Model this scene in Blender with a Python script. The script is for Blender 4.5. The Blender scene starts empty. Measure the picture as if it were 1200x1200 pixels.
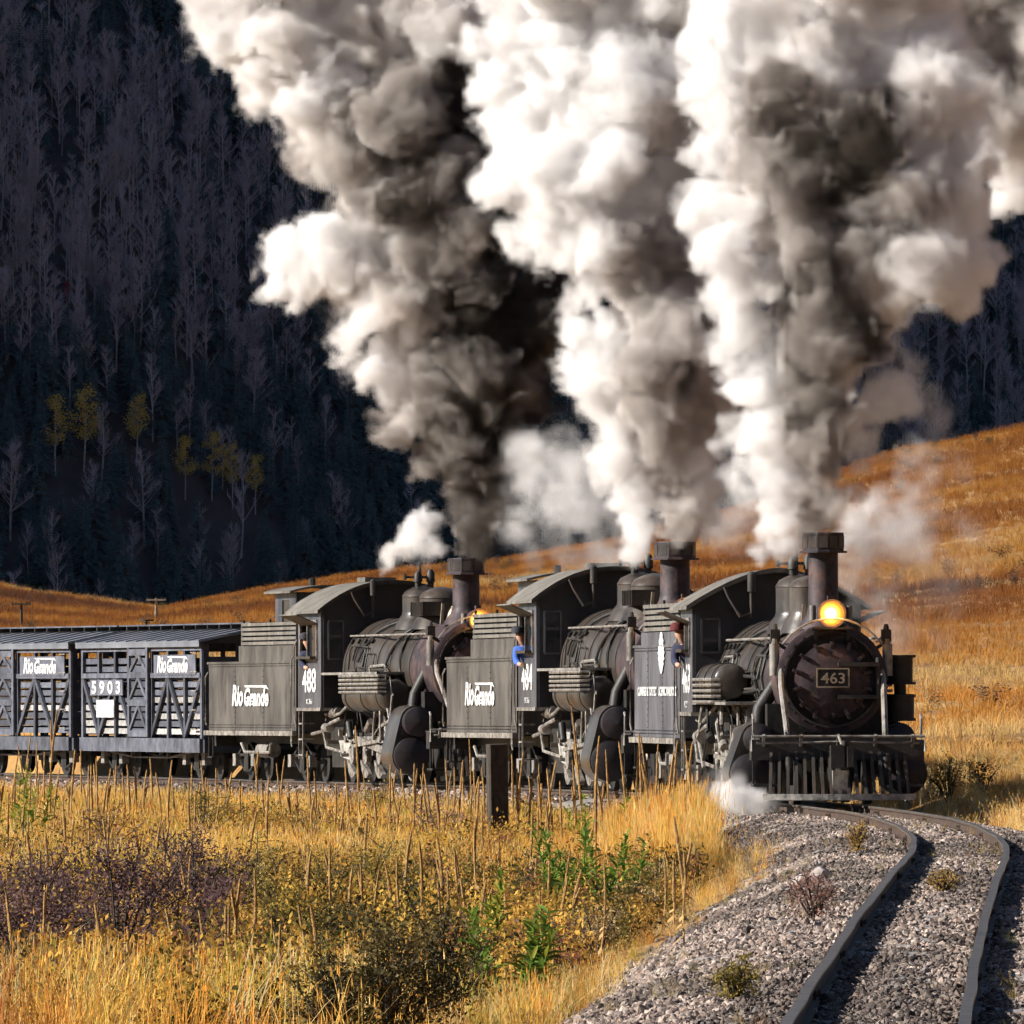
import bpy, bmesh, math, random
import numpy as np
from mathutils import Vector, Matrix

R = math.radians
S = bpy.context.scene
COL = S.collection
rng = np.random.default_rng(7)
random.seed(11)

# ------------------------------------------------------------------ camera, sky, sun, exposure
F_PX, HORIZON = 13200.0, 700.0            # focal length and eye level, in pixels of a 1200 px frame
SUN_EL, SUN_BACK = 28.0, -9.0            # sun: from the left, a few degrees on the viewer's side
cam = bpy.data.cameras.new('camera')
cam.sensor_width = 36.0
cam.lens = 36.0 * F_PX / 1200.0
cam.shift_y = (HORIZON - 600.0) / 1200.0
cam.clip_start, cam.clip_end = 1.0, 6000.0
cam_ob = bpy.data.objects.new('camera', cam)
COL.objects.link(cam_ob)
cam_ob.location = (0, 0, 0)
cam_ob.rotation_euler = (R(90), 0, 0)
S.camera = cam_ob

sun_dir = Vector((-math.cos(R(SUN_EL)) * math.cos(R(SUN_BACK)), math.cos(R(SUN_EL)) * math.sin(R(SUN_BACK)), math.sin(R(SUN_EL))))
world = bpy.data.worlds.new('World')
S.world = world
world.use_nodes = True
wn = world.node_tree
sky = wn.nodes.new('ShaderNodeTexSky')
sky.sky_type = 'NISHITA'
sky.sun_disc = False
sky.sun_elevation = R(SUN_EL)
sky.sun_rotation = math.atan2(sun_dir.x, sun_dir.y)
sky.altitude = 2500
wn.links.new(sky.outputs[0], wn.nodes['Background'].inputs[0])
wn.nodes['Background'].inputs[1].default_value = 0.05
sl = bpy.data.lights.new('sun', 'SUN')
sl.energy = 5.0
sl.angle = R(0.5)
sl.color = (1.0, 0.945, 0.87)
so = bpy.data.objects.new('sun', sl)
COL.objects.link(so)
so.rotation_euler = (-sun_dir).to_track_quat('-Z', 'Y').to_euler()
so.location = sun_dir * 300

S.view_settings.view_transform = 'Standard'
S.view_settings.look = 'None'
S.view_settings.gamma = 1.0
S.view_settings.exposure = 0.95
S.view_settings.use_curve_mapping = False
S.render.engine = 'CYCLES'
cy = S.cycles
cy.max_bounces = 10
cy.diffuse_bounces = 2
cy.glossy_bounces = 2
cy.transmission_bounces = 2
cy.transparent_max_bounces = 8
cy.volume_bounces = 9
cy.use_adaptive_sampling = True
cy.adaptive_threshold = 0.06
cy.adaptive_min_samples = 16
cy.volume_step_rate = 3.0
cy.use_denoising = True
try:
    cy.denoiser = 'OPENIMAGEDENOISE'
except Exception:
    pass
cy.caustics_reflective = False
cy.caustics_refractive = False
cy.sample_clamp_indirect = 6.0

# ------------------------------------------------------------------ materials
MATS = {}
def mat(name, c, rough=0.6, metal=0.0, c2=None, scale=3.0, bump=0.0, bscale=20.0, emit=None, streak=False, trans=0.0, attr=None, spec=0.35, grime=None):
    if name in MATS:
        return MATS[name]
    m = bpy.data.materials.new(name)
    m.use_nodes = True
    t = m.node_tree
    n, l = t.nodes, t.links
    b = n['Principled BSDF']
    b.inputs['Roughness'].default_value = rough
    b.inputs['Metallic'].default_value = metal
    b.inputs['Specular IOR Level'].default_value = spec
    b.inputs['Base Color'].default_value = (*c, 1)
    tc = n.new('ShaderNodeTexCoord')
    colour = None
    if c2 is not None:
        nz = n.new('ShaderNodeTexNoise')
        nz.inputs['Scale'].default_value = scale
        nz.inputs['Detail'].default_value = 6
        nz.inputs['Roughness'].default_value = 0.65
        if streak:
            mp = n.new('ShaderNodeMapping')
            mp.inputs['Scale'].default_value = (1.0, 1.0, 0.42)
            l.new(tc.outputs['Object'], mp.inputs['Vector'])
            l.new(mp.outputs[0], nz.inputs['Vector'])
        else:
            l.new(tc.outputs['Object'], nz.inputs['Vector'])
        rp = n.new('ShaderNodeValToRGB')
        rp.color_ramp.elements[0].position = 0.36
        rp.color_ramp.elements[1].position = 0.64
        rp.color_ramp.elements[0].color = (*c, 1)
        rp.color_ramp.elements[1].color = (*c2, 1)
        l.new(nz.outputs[0], rp.inputs[0])
        colour = rp.outputs[0]
    if grime and colour is not None:
        gz_ = n.new('ShaderNodeTexNoise')
        gz_.inputs['Scale'].default_value = grime[1]
        gz_.inputs['Detail'].default_value = 8
        gz_.inputs['Roughness'].default_value = 0.72
        gm_ = n.new('ShaderNodeMapping')
        gm_.inputs['Scale'].default_value = (1.0, 1.0, grime[2])
        gm_.inputs['Location'].default_value = (7.3, 2.1, 4.4)
        l.new(tc.outputs['Object'], gm_.inputs['Vector'])
        l.new(gm_.outputs[0], gz_.inputs['Vector'])
        gr_ = n.new('ShaderNodeValToRGB')
        gr_.color_ramp.elements[0].position = 0.50
        gr_.color_ramp.elements[1].position = 0.66
        l.new(gz_.outputs[0], gr_.inputs[0])
        gx_ = n.new('ShaderNodeMix')
        gx_.data_type = 'RGBA'
        l.new(gr_.outputs[0], gx_.inputs[0])
        l.new(colour, gx_.inputs[6])
        gx_.inputs[7].default_value = (*grime[0], 1)
        colour = gx_.outputs[2]
        rr_ = n.new('ShaderNodeMapRange')
        rr_.inputs[3].default_value, rr_.inputs[4].default_value = rough * .75, min(1, rough * 1.7)
        l.new(gz_.outputs[0], rr_.inputs[0])
        l.new(rr_.outputs[0], b.inputs['Roughness'])
    if attr:
        a = n.new('ShaderNodeAttribute')
        a.attribute_name = attr[1]
        a.attribute_type = attr[0]
        if colour is None:
            colour = a.outputs['Color']
        else:
            mx = n.new('ShaderNodeMix')
            mx.data_type = 'RGBA'
            mx.blend_type = 'MULTIPLY'
            mx.inputs[0].default_value = 1
            l.new(colour, mx.inputs[6])
            l.new(a.outputs['Color'], mx.inputs[7])
            colour = mx.outputs[2]
    if colour is not None:
        l.new(colour, b.inputs['Base Color'])
    if bump > 0:
        nb = n.new('ShaderNodeTexNoise')
        nb.inputs['Scale'].default_value = bscale
        nb.inputs['Detail'].default_value = 4
        l.new(tc.outputs['Object'], nb.inputs['Vector'])
        bp = n.new('ShaderNodeBump')
        bp.inputs['Strength'].default_value = bump
        bp.inputs['Distance'].default_value = 0.02
        l.new(nb.outputs[0], bp.inputs['Height'])
        l.new(bp.outputs[0], b.inputs['Normal'])
    if emit:
        b.inputs['Emission Color'].default_value = (*emit[0], 1)
        b.inputs['Emission Strength'].default_value = emit[1]
    if trans > 0:
        tr = n.new('ShaderNodeBsdfTranslucent')
        if colour is not None:
            l.new(colour, tr.inputs[0])
        else:
            tr.inputs[0].default_value = (*c, 1)
        ms = n.new('ShaderNodeMixShader')
        ms.inputs[0].default_value = trans
        l.new(b.outputs[0], ms.inputs[1])
        l.new(tr.outputs[0], ms.inputs[2])
        l.new(ms.outputs[0], n['Material Output'].inputs['Surface'])
    MATS[name] = m
    return m

M_BLACK = mat('weathered_black_paint', (0.022, 0.020, 0.019), 0.5, 0, (0.06, 0.054, 0.047), 2.5, 0.15, 18, grime=((0.075, 0.045, 0.03), 4.0, 0.5))
M_BOILER = mat('dusty_boiler_jacket', (0.017, 0.015, 0.014), 0.27, 0, (0.082, 0.070, 0.060), 2.4, 0.2, 6, streak=True, grime=((0.055, 0.034, 0.022), 3.5, 0.4))
M_SMOKEBOX = mat('heat_browned_smokebox', (0.013, 0.010, 0.011), 0.5, 0, (0.062, 0.040, 0.046), 3.2, 0.2, 14, grime=((0.11, 0.062, 0.045), 2.6, 0.8))
M_TENDER = mat('faded_tender_paint', (0.040, 0.036, 0.033), 0.45, 0, (0.112, 0.101, 0.088), 1.5, 0.12, 5, streak=True, grime=((0.030, 0.024, 0.020), 1.6, 0.38))
M_TENDER_BLUE = mat('blue_grey_tender_paint', (0.050, 0.050, 0.060), 0.42, 0, (0.12, 0.117, 0.132), 1.5, 0.12, 5, streak=True, grime=((0.040, 0.034, 0.034), 1.6, 0.38))
M_CAB = mat('cab_paint', (0.030, 0.031, 0.037), 0.34, 0, (0.10, 0.10, 0.112), 2.0, 0.1, 8, streak=True, grime=((0.02, 0.018, 0.018), 3.0, 0.2))
M_ROOFCAB = mat('cab_roof_canvas', (0.10, 0.092, 0.078), 0.65, 0, (0.19, 0.175, 0.15), 2.0, 0.1, 10, grime=((0.07, 0.062, 0.055), 3.0, 0.6))
M_DARK = mat('grimy_running_gear', (0.010, 0.0095, 0.009), 0.55, 0, (0.034, 0.030, 0.026), 5, 0.2, 25)
M_STEEL = mat('dusty_bare_steel', (0.10, 0.09, 0.08), 0.45, 0.25, (0.36, 0.33, 0.29), 7, 0.1, 20, grime=((0.05, 0.035, 0.025), 6.0, 0.6))
M_PIPE = mat('grey_pipe', (0.15, 0.14, 0.125), 0.45, 0.1, (0.30, 0.28, 0.25), 4, grime=((0.06, 0.04, 0.03), 5.0, 0.6))
M_ASH = mat('ash_dusted_steel', (0.12, 0.115, 0.105), 0.8, 0, (0.42, 0.40, 0.36), 6, 0.3, 15)
M_WHITE = mat('white_lettering_paint', (0.74, 0.74, 0.73), 0.6, 0, (0.36, 0.36, 0.35), 9)
M_NOTICE = mat('scuffed_white_board', (0.62, 0.62, 0.62), 0.7, 0, (0.28, 0.29, 0.31), 3)
M_HEAD_SHADE = mat('shade_darkened_head', (0.012, 0.010, 0.011), 0.5, 0, (0.028, 0.021, 0.024), 4.0, 0.2, 14)  # cylinder and valve heads, colour darkened because these faces lie in shade
M_CAB_SHADE = mat('shade_darkened_cab_front', (0.014, 0.014, 0.017), 0.4, 0, (0.028, 0.028, 0.034), 3.0, 0.1, 8)  # black cab paint in a darker copy, for the shaded front
M_GLASS = mat('dark_window_glass', (0.02, 0.024, 0.028), 0.08, 0.0, spec=0.6)
M_REFL = mat('headlamp_reflector', (0.95, 0.62, 0.20), 0.32, 1.0)
M_LENS_CORE = mat('lit_headlamp_bulb', (1, 0.9, 0.6), 0.2, 0, emit=((1.0, 0.60, 0.17), 7.0))
M_BRASS = mat('plate_metal', (0.30, 0.24, 0.17), 0.5, 0.5, (0.42, 0.34, 0.25), 9)
M_COAL = mat('coal', (0.012, 0.012, 0.013), 0.5, 0, (0.03, 0.03, 0.032), 9, 0.9, 12)
M_CAR = mat('faded_stock_car_boards', (0.058, 0.064, 0.085), 0.75, 0, (0.135, 0.142, 0.172), 3, 0.25, 14, grime=((0.045, 0.045, 0.05), 4.0, 0.35))
M_CARDARK = mat('dark_stock_car_frame', (0.04, 0.045, 0.06), 0.7, 0, (0.075, 0.08, 0.10), 4, 0.2, 14)
M_CARROOF = mat('metal_car_roof', (0.12, 0.13, 0.15), 0.5, 0.1, (0.20, 0.21, 0.235), 1.2, 0.1, 6)
M_CARIN = mat('car_lining_boards', (0.20, 0.195, 0.19), 0.8, 0, (0.42, 0.41, 0.39), 5)
M_WOOD = mat('old_dark_timber', (0.028, 0.022, 0.017), 0.85, 0, (0.06, 0.048, 0.036), 8, 0.6, 22, streak=True)
M_POLE = mat('weathered_pole', (0.16, 0.12, 0.09), 0.8, 0, (0.30, 0.25, 0.20), 4, 0.3, 12)
M_RAILTOP = mat('worn_rail_steel', (0.06, 0.056, 0.052), 0.4, 0.3, (0.14, 0.125, 0.11), 2.5, 0.2, 12)
M_RAIL = mat('rusty_rail_side', (0.030, 0.022, 0.018), 0.75, 0, (0.085, 0.05, 0.033), 4, 0.3, 20)
M_SKIN = mat('skin', (0.50, 0.29, 0.20), 0.55)
M_BALLAST = mat('ballast_bed', (0.17, 0.155, 0.145), 0.95, 0, (0.34, 0.31, 0.29), 9, 0.9, 14)
M_STONE = mat('ballast_stone', (0.75, 0.75, 0.75), 0.9, 0, (1.0, 1.0, 1.0), 9, 0.3, 20, attr=('INSTANCER', 'tint'))
M_GRASS = mat('dry_grass', (1, 1, 1), 0.75, 0, trans=0.48, attr=('INSTANCER', 'tint'), spec=0.15)
M_BARK = mat('pale_aspen_bark', (0.20, 0.19, 0.21), 0.9, 0, (0.36, 0.345, 0.37), 1.2)
M_TWIG = mat('bare_twigs', (0.31, 0.285, 0.345), 0.9)
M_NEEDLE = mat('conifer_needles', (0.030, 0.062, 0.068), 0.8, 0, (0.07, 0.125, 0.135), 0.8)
M_CBARK = mat('conifer_bark', (0.05, 0.04, 0.032), 0.9)
M_YLEAF = mat('yellow_aspen_leaves', (0.42, 0.30, 0.05), 0.7, 0, (0.60, 0.42, 0.08), 1.0, trans=0.3)
M_RLEAF = mat('red_shrub_leaves', (0.38, 0.05, 0.045), 0.7, trans=0.2)
M_ROCK = mat('pale_trackside_rock', (0.26, 0.22, 0.20), 0.9, 0, (0.42, 0.37, 0.34), 5, 0.6, 10)

for m_ in (M_CAR, M_CARDARK, M_CARIN, M_STONE):
    t_ = m_.node_tree
    b_ = t_.nodes['Principled BSDF']
    src = b_.inputs['Base Color'].links[0].from_socket
    oi = t_.nodes.new('ShaderNodeObjectInfo')
    mr_ = t_.nodes.new('ShaderNodeMapRange')
    mr_.inputs[3].default_value, mr_.inputs[4].default_value = 0.62, 1.25
    t_.links.new(oi.outputs['Random'], mr_.inputs[0])
    mx_ = t_.nodes.new('ShaderNodeVectorMath'); mx_.operation = 'SCALE'
    t_.links.new(src, mx_.inputs[0]); t_.links.new(mr_.outputs[0], mx_.inputs['Scale'])
    t_.links.new(mx_.outputs[0], b_.inputs['Base Color'])

# ------------------------------------------------------------------ mesh helpers
class MB:
    def __init__(s):
        s.v, s.f, s.mi, s.cur = [], [], [], 0
    def add(s, vs, fs):
        k = len(s.v)
        s.v.extend([tuple(v) for v in vs])
        s.f.extend([tuple(i + k for i in f) for f in fs])
        s.mi.extend([s.cur] * len(fs))
        return s
    def box(s, c, d, rot=None):
        x, y, z = d[0] / 2, d[1] / 2, d[2] / 2
        vs = [Vector((a * x, b * y, e * z)) for a in (-1, 1) for b in (-1, 1) for e in (-1, 1)]
        if rot is not None:
            vs = [rot @ v for v in vs]
        c = Vector(c)
        return s.add([v + c for v in vs], [(0, 1, 3, 2), (4, 6, 7, 5), (0, 4, 5, 1), (2, 3, 7, 6), (0, 2, 6, 4), (1, 5, 7, 3)])
    def bar(s, a, b, w, h=None):                     # rectangular bar between two points
        a, b = Vector(a), Vector(b)
        h = h or w
        d = b - a
        q = d.to_track_quat('X', 'Z').to_matrix()
        return s.box((a + b) / 2, (d.length, w, h), q)
    def cyl(s, a, b, r, r2=None, n=14, cap=True):
        a, b = Vector(a), Vector(b)
        r2 = r if r2 is None else r2
        q = (b - a).to_track_quat('Z', 'Y').to_matrix()
        vs = []
        for i in range(n):
            t = 2 * math.pi * i / n
            e = q @ Vector((math.cos(t), math.sin(t), 0))
            vs.append(a + e * r)
            vs.append(b + e * r2)
        fs = [(2 * i, 2 * ((i + 1) % n), 2 * ((i + 1) % n) + 1, 2 * i + 1) for i in range(n)]
        if cap:
            fs.append(tuple(2 * i for i in range(n))[::-1])
            fs.append(tuple(2 * i + 1 for i in range(n)))
        return s.add(vs, fs)
    def lathe(s, prof, o, axis='z', n=24, ph=0.0):   # profile of (distance along axis, radius)
        vs, fs = [], []
        o = Vector(o)
        for a, r in prof:
            for i in range(n):
                t = 2 * math.pi * i / n + ph
                c, e = r * math.cos(t), r * math.sin(t)
                vs.append(o + (Vector((c, e, a)) if axis == 'z' else Vector((a, c, e)) if axis == 'x' else Vector((c, a, e))))
        for k in range(len(prof) - 1):
            for i in range(n):
                j = (i + 1) % n
                fs.append((k * n + i, k * n + j, (k + 1) * n + j, (k + 1) * n + i))
        if prof[0][1] > 1e-4:
            fs.append(tuple(range(n))[::-1])
        if prof[-1][1] > 1e-4:
            fs.append(tuple(range((len(prof) - 1) * n, len(prof) * n)))
        return s.add(vs, fs)
    def tube(s, pts, r, n=6):
        pts = [Vector(p) for p in pts]
        vs, fs = [], []
        for k, p in enumerate(pts):
            d = (pts[min(k + 1, len(pts) - 1)] - pts[max(k - 1, 0)])
            q = d.to_track_quat('Z', 'Y').to_matrix()
            rr = r[k] if isinstance(r, (list, tuple)) else r
            for i in range(n):
                t = 2 * math.pi * i / n
                vs.append(p + q @ Vector((math.cos(t) * rr, math.sin(t) * rr, 0)))
        for k in range(len(pts) - 1):
            for i in range(n):
                j = (i + 1) % n
                fs.append((k * n + i, k * n + j, (k + 1) * n + j, (k + 1) * n + i))
        fs.append(tuple(range(n))[::-1])
        fs.append(tuple(range((len(pts) - 1) * n, len(pts) * n)))
        return s.add(vs, fs)
    def prism(s, poly, a, b, plane='xz'):            # polygon extruded between a and b along the third axis
        n = len(poly)
        if plane == 'xz':
            vs = [(x, a, z) for x, z in poly] + [(x, b, z) for x, z in poly]
        elif plane == 'yz':
            vs = [(a, y, z) for y, z in poly] + [(b, y, z) for y, z in poly]
        else:
            vs = [(x, y, a) for x, y in poly] + [(x, y, b) for x, y in poly]
        fs = [(i, (i + 1) % n, n + (i + 1) % n, n + i) for i in range(n)] + [tuple(range(n))[::-1], tuple(range(n, 2 * n))]
        return s.add(vs, fs)
    def mesh(s, name, mats, smooth=True, angle=38):
        me = bpy.data.meshes.new(name)
        me.from_pydata(s.v, [], s.f)
        bm = bmesh.new()
        bm.from_mesh(me)
        bmesh.ops.recalc_face_normals(bm, faces=bm.faces)
        bm.to_mesh(me)
        bm.free()
        for m in (mats if isinstance(mats, (list, tuple)) else [mats]):
            me.materials.append(m)
        if isinstance(mats, (list, tuple)):
            me.polygons.foreach_set('material_index', s.mi)
        if smooth:
            me.polygons.foreach_set('use_smooth', [True] * len(me.polygons))
            me.set_sharp_from_angle(angle=R(angle))
        return me
    def build(s, name, mats, parent=None, smooth=True, angle=38):
        return link(name, s.mesh(name, mats, smooth, angle), parent)

def link(name, data, parent=None):
    o = bpy.data.objects.new(name, data)
    COL.objects.link(o)
    if parent is not None:
        o.parent = parent
    return o
def tag(o, label=None, cat=None, group=None, kind=None):
    for k, v in (('label', label), ('category', cat), ('group', group), ('kind', kind)):
        if v:
            o[k] = v
    return o
def copy_tree(o, parent=None):
    c = o.copy()
    COL.objects.link(c)
    c.parent = parent
    for ch in o.children:
        copy_tree(ch, c)
    return c

_texts = {}
def text_mesh(body, w, h, material, shear=0.0, bold=0.0, depth=0.004):
    key = (body, w, h, shear, bold)
    if key in _texts:
        return _texts[key]
    cu = bpy.data.curves.new('lettering', 'FONT')
    cu.body = body
    cu.shear = shear
    cu.offset = bold
    cu.extrude = 0.02
    cu.resolution_u = 3
    ob = bpy.data.objects.new('lettering_source', cu)
    me = bpy.data.meshes.new_from_object(ob)
    bpy.data.objects.remove(ob)
    bpy.data.curves.remove(cu)
    co = np.empty(len(me.vertices) * 3)
    me.vertices.foreach_get('co', co)
    co = co.reshape(-1, 3)
    lo, hi = co.min(0), co.max(0)
    q = (co - (lo + hi) / 2) / np.maximum(hi - lo, 1e-6)
    out = np.stack([q[:, 0] * w, -q[:, 2] * depth * 2, q[:, 1] * h], 1)
    me.vertices.foreach_set('co', out.ravel())
    me.materials.clear()
    me.materials.append(material)
    me.update()
    _texts[key] = me
    return me

def grid_mesh(name, xs, ys, zf, material):
    X, Y = np.meshgrid(xs, ys)
    Z = zf(X, Y)
    co = np.stack([X, Y, Z], -1).reshape(-1, 3)
    nx, ny = len(xs), len(ys)
    i = np.arange((nx - 1) * (ny - 1))
    a = (i // (nx - 1)) * nx + i % (nx - 1)
    fa = np.stack([a, a + 1, a + nx + 1, a + nx], 1)
    me = bpy.data.meshes.new(name)
    me.vertices.add(len(co))
    me.vertices.foreach_set('co', co.ravel())
    me.loops.add(len(fa) * 4)
    me.loops.foreach_set('vertex_index', fa.ravel().astype(np.int32))
    me.polygons.add(len(fa))
    me.polygons.foreach_set('loop_start', np.arange(0, len(fa) * 4, 4, dtype=np.int32))
    me.update()
    me.polygons.foreach_set('use_smooth', [True] * len(fa))
    me.materials.append(material)
    return me

_sg = {}
def scatter(name, pts, rot, scl, tint, idx, variants, label=None, kind='stuff'):
    """points carrying one of several small meshes each, as one object"""
    n = len(pts)
    me = bpy.data.meshes.new(name)
    me.vertices.add(n)
    me.vertices.foreach_set('co', np.asarray(pts, dtype=np.float32).ravel())
    a = me.attributes.new('rot', 'FLOAT_VECTOR', 'POINT'); a.data.foreach_set('vector', np.asarray(rot, dtype=np.float32).ravel())
    a = me.attributes.new('scl', 'FLOAT_VECTOR', 'POINT'); a.data.foreach_set('vector', np.asarray(scl, dtype=np.float32).ravel())
    a = me.attributes.new('tint', 'FLOAT_VECTOR', 'POINT'); a.data.foreach_set('vector', np.asarray(tint, dtype=np.float32).ravel())
    a = me.attributes.new('pick', 'INT', 'POINT'); a.data.foreach_set('value', np.asarray(idx, dtype=np.int32))
    o = link(name, me)
    c = bpy.data.collections.new(name + '_variants')
    for k, v in enumerate(variants):
        ob = bpy.data.objects.new('%s_variant_%02d' % (name, k), v)
        c.objects.link(ob)
    g = bpy.data.node_groups.new(name, 'GeometryNodeTree')
    g.interface.new_socket('Geometry', in_out='INPUT', socket_type='NodeSocketGeometry')
    g.interface.new_socket('Geometry', in_out='OUTPUT', socket_type='NodeSocketGeometry')
    N, L = g.nodes.new, g.links.new
    gi, go = N('NodeGroupInput'), N('NodeGroupOutput')
    ci = N('GeometryNodeCollectionInfo')
    ci.inputs['Collection'].default_value = c
    ci.inputs['Separate Children'].default_value = True
    ci.inputs['Reset Children'].default_value = True
    ip = N('GeometryNodeInstanceOnPoints')
    ip.inputs['Pick Instance'].default_value = True
    def na(nm, dt):
        x = N('GeometryNodeInputNamedAttribute')
        x.data_type = dt
        x.inputs[0].default_value = nm
        return [q for q in x.outputs if q.enabled and q.name == 'Attribute'][0]
    L(gi.outputs[0], ip.inputs['Points'])
    L(ci.outputs[0], ip.inputs['Instance'])
    L(na('pick', 'INT'), ip.inputs['Instance Index'])
    er = N('FunctionNodeEulerToRotation')
    L(na('rot', 'FLOAT_VECTOR'), er.inputs[0])
    L(er.outputs[0], ip.inputs['Rotation'])
    L(na('scl', 'FLOAT_VECTOR'), ip.inputs['Scale'])
    L(ip.outputs[0], go.inputs[0])
    md = o.modifiers.new('scatter', 'NODES')
    md.node_group = g
    for m in variants[0].materials:
        me.materials.append(m)
    return tag(o, label, None, None, kind)

# ------------------------------------------------------------------ smooth noise for layout
_perm = rng.random((64, 64))
def vnoise(x, y):
    x = np.asarray(x, float); y = np.asarray(y, float)
    xi, yi = np.floor(x).astype(int), np.floor(y).astype(int)
    fx, fy = x - xi, y - yi
    fx, fy = fx * fx * (3 - 2 * fx), fy * fy * (3 - 2 * fy)
    g = lambda a, b: _perm[a % 64, b % 64]
    return (g(xi, yi) * (1 - fx) + g(xi + 1, yi) * fx) * (1 - fy) + (g(xi, yi + 1) * (1 - fx) + g(xi + 1, yi + 1) * fx) * fy
def fbm(x, y, o=4):
    r, a, t = 0, 1, 0
    for k in range(o):
        r = r + a * vnoise(x * 2 ** k + 17 * k, y * 2 ** k + 5 * k); t += a; a *= 0.5
    return r / t

# ------------------------------------------------------------------ the track's line: t = metres behind the leading pilot
_kn = np.array([-140, -100, -55, -20, 0, 10, 20, 32, 45, 60, 80, 130.])
_th = np.array([-2.23, -2.58, -2.97, -0.29, 3.32, 5.33, 7.44, 9.64, 12.78, 16.36, 21.12, 33.01])
_t = np.arange(-140, 130.01, 0.25)
_a = np.radians(np.interp(_t, _kn, _th))
_a = np.convolve(np.pad(_a, 20, mode='edge'), np.ones(41) / 41, mode='valid')
_dx, _dy = -np.sin(_a) * 0.25, np.cos(_a) * 0.25
_X = np.concatenate([[0], np.cumsum((_dx[1:] + _dx[:-1]) / 2)])
_Y = np.concatenate([[0], np.cumsum((_dy[1:] + _dy[:-1]) / 2)])
_i0 = int(np.argmin(abs(_t)))
_X += 4.777 - _X[_i0]
_Y += 165.0 - _Y[_i0]
_Z = np.interp(_t, [-140, -103, -55, 0, 20, 40, 60, 80, 130], [-2.2, -2.33, -2.55, -3.06, -3.22, -3.42, -3.62, -3.78, -4.2])
_Z = np.convolve(np.pad(_Z, 40, mode='edge'), np.ones(81) / 81, mode='valid')
def P(t):
    return Vector((np.interp(t, _t, _X), np.interp(t, _t, _Y), np.interp(t, _t, _Z)))
def A(t):
    return float(np.interp(t, _t, _a))
def place(o, t0, xf, xr):
    """stand a vehicle whose local origin is its front end at t0 on the rails at two pivots"""
    a, b = P(t0 + xf), P(t0 + xr)
    d = (a - b).normalized()
    o.location = a + d * xf
    o.rotation_euler = (0, -math.asin(d.z), math.atan2(d.y, d.x))
def track_u(X, Y):
    th = np.interp(Y, _Y, _a)
    return (X - np.interp(Y, _Y, _X)) * np.cos(th)
def track_z(Y):
    return np.interp(Y, _Y, _Z)
def px(x, y, d):
    """world point seen at a place of the photograph, at a given distance"""
    return Vector(((x - 600) * d / F_PX, d, (HORIZON - y) * d / F_PX))

# ------------------------------------------------------------------ ground
_rx = np.array([-3000, 0, 100, 200, 300, 450, 590, 720, 850, 960, 1060, 1200, 1400, 4000.])
_ry = np.array([690, 690, 705, 716, 694, 672, 660, 634, 602, 562, 527, 502, 480, 460.])
def smooth(a):
    a = np.clip(a, 0, 1)
    return a * a * (3 - 2 * a)
def ground_z(X, Y):
    X = np.asarray(X, float); Y = np.asarray(Y, float)
    u = track_u(X, Y)
    tz = track_z(Y)
    left = np.interp(Y, [0, 60, 80, 110, 150, 190, 215, 260, 400], [-2.75, -2.85, -3.05, -3.3, -3.65, -3.95, -4.15, -4.2, -3.2])
    right = np.interp(Y, [0, 60, 110, 165, 200, 260, 400], [-2.5, -2.62, -2.85, -3.2, -3.0, -2.7, -2.2])
    zl = left + (fbm(X * .35 + 40, Y * .35) - .5) * 0.35
    zr = right + (fbm(X * .35 + 40, Y * .35) - .5) * 0.3 + np.clip(u - 4, 0, 30) * 0.03
    side = smooth((u + 1.5) / 3.0)
    z = zl * (1 - side) + zr * side
    # meadow hill behind the train
    rp = (X / 520.0) * F_PX + 600
    zr_ = (HORIZON - np.interp(rp, _rx, _ry)) * 520.0 / F_PX
    k = np.clip((Y - 195.0) / (520.0 - 195.0), 0, 1) ** 1.45
    zr_ = zr_ + (fbm(X * .05, Y * .02 + 9) - .5) * 1.0 * k * (1 - k) * 3
    z = z * (1 - k) + zr_ * k
    z = z - smooth((Y - 520) / 260) * (zr_ + 12) * (Y > 520)
    # shoulder under the ballast
    bed = tz - 0.42
    w = smooth((np.abs(u) - 1.6) / 1.6)
    near = (Y > 0) & (Y < 300)
    return np.where(near, np.minimum(bed * (1 - w) + z * w, np.where(np.abs(u) < 1.5, bed, 1e9)), z)

gm = bpy.data.materials.new('meadow_ground')
gm.use_nodes = True
_n, _l = gm.node_tree.nodes, gm.node_tree.links
_tc = _n.new('ShaderNodeTexCoord')
_n1 = _n.new('ShaderNodeTexNoise'); _n1.inputs['Scale'].default_value = 0.22; _n1.inputs['Detail'].default_value = 8; _n1.inputs['Roughness'].default_value = .62
_rp = _n.new('ShaderNodeValToRGB')
for p_, c_ in ((0.30, (0.13, 0.062, 0.022)), (0.42, (0.25, 0.125, 0.035)), (0.55, (0.33, 0.185, 0.055)), (0.70, (0.42, 0.27, 0.10))):
    e_ = _rp.color_ramp.elements.new(p_); e_.color = (*c_, 1)
_rp.color_ramp.elements.remove(_rp.color_ramp.elements[0]); _rp.color_ramp.elements.remove(_rp.color_ramp.elements[-1])
_l.new(_tc.outputs['Object'], _n1.inputs['Vector']); _l.new(_n1.outputs[0], _rp.inputs[0])
_l.new(_rp.outputs[0], _n['Principled BSDF'].inputs['Base Color'])
_n['Principled BSDF'].inputs['Roughness'].default_value = 0.95
_n2 = _n.new('ShaderNodeTexNoise'); _n2.inputs['Scale'].default_value = 3; _n2.inputs['Detail'].default_value = 6
_bp = _n.new('ShaderNodeBump'); _bp.inputs['Distance'].default_value = 0.25; _bp.inputs['Strength'].default_value = 0.8
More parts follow.
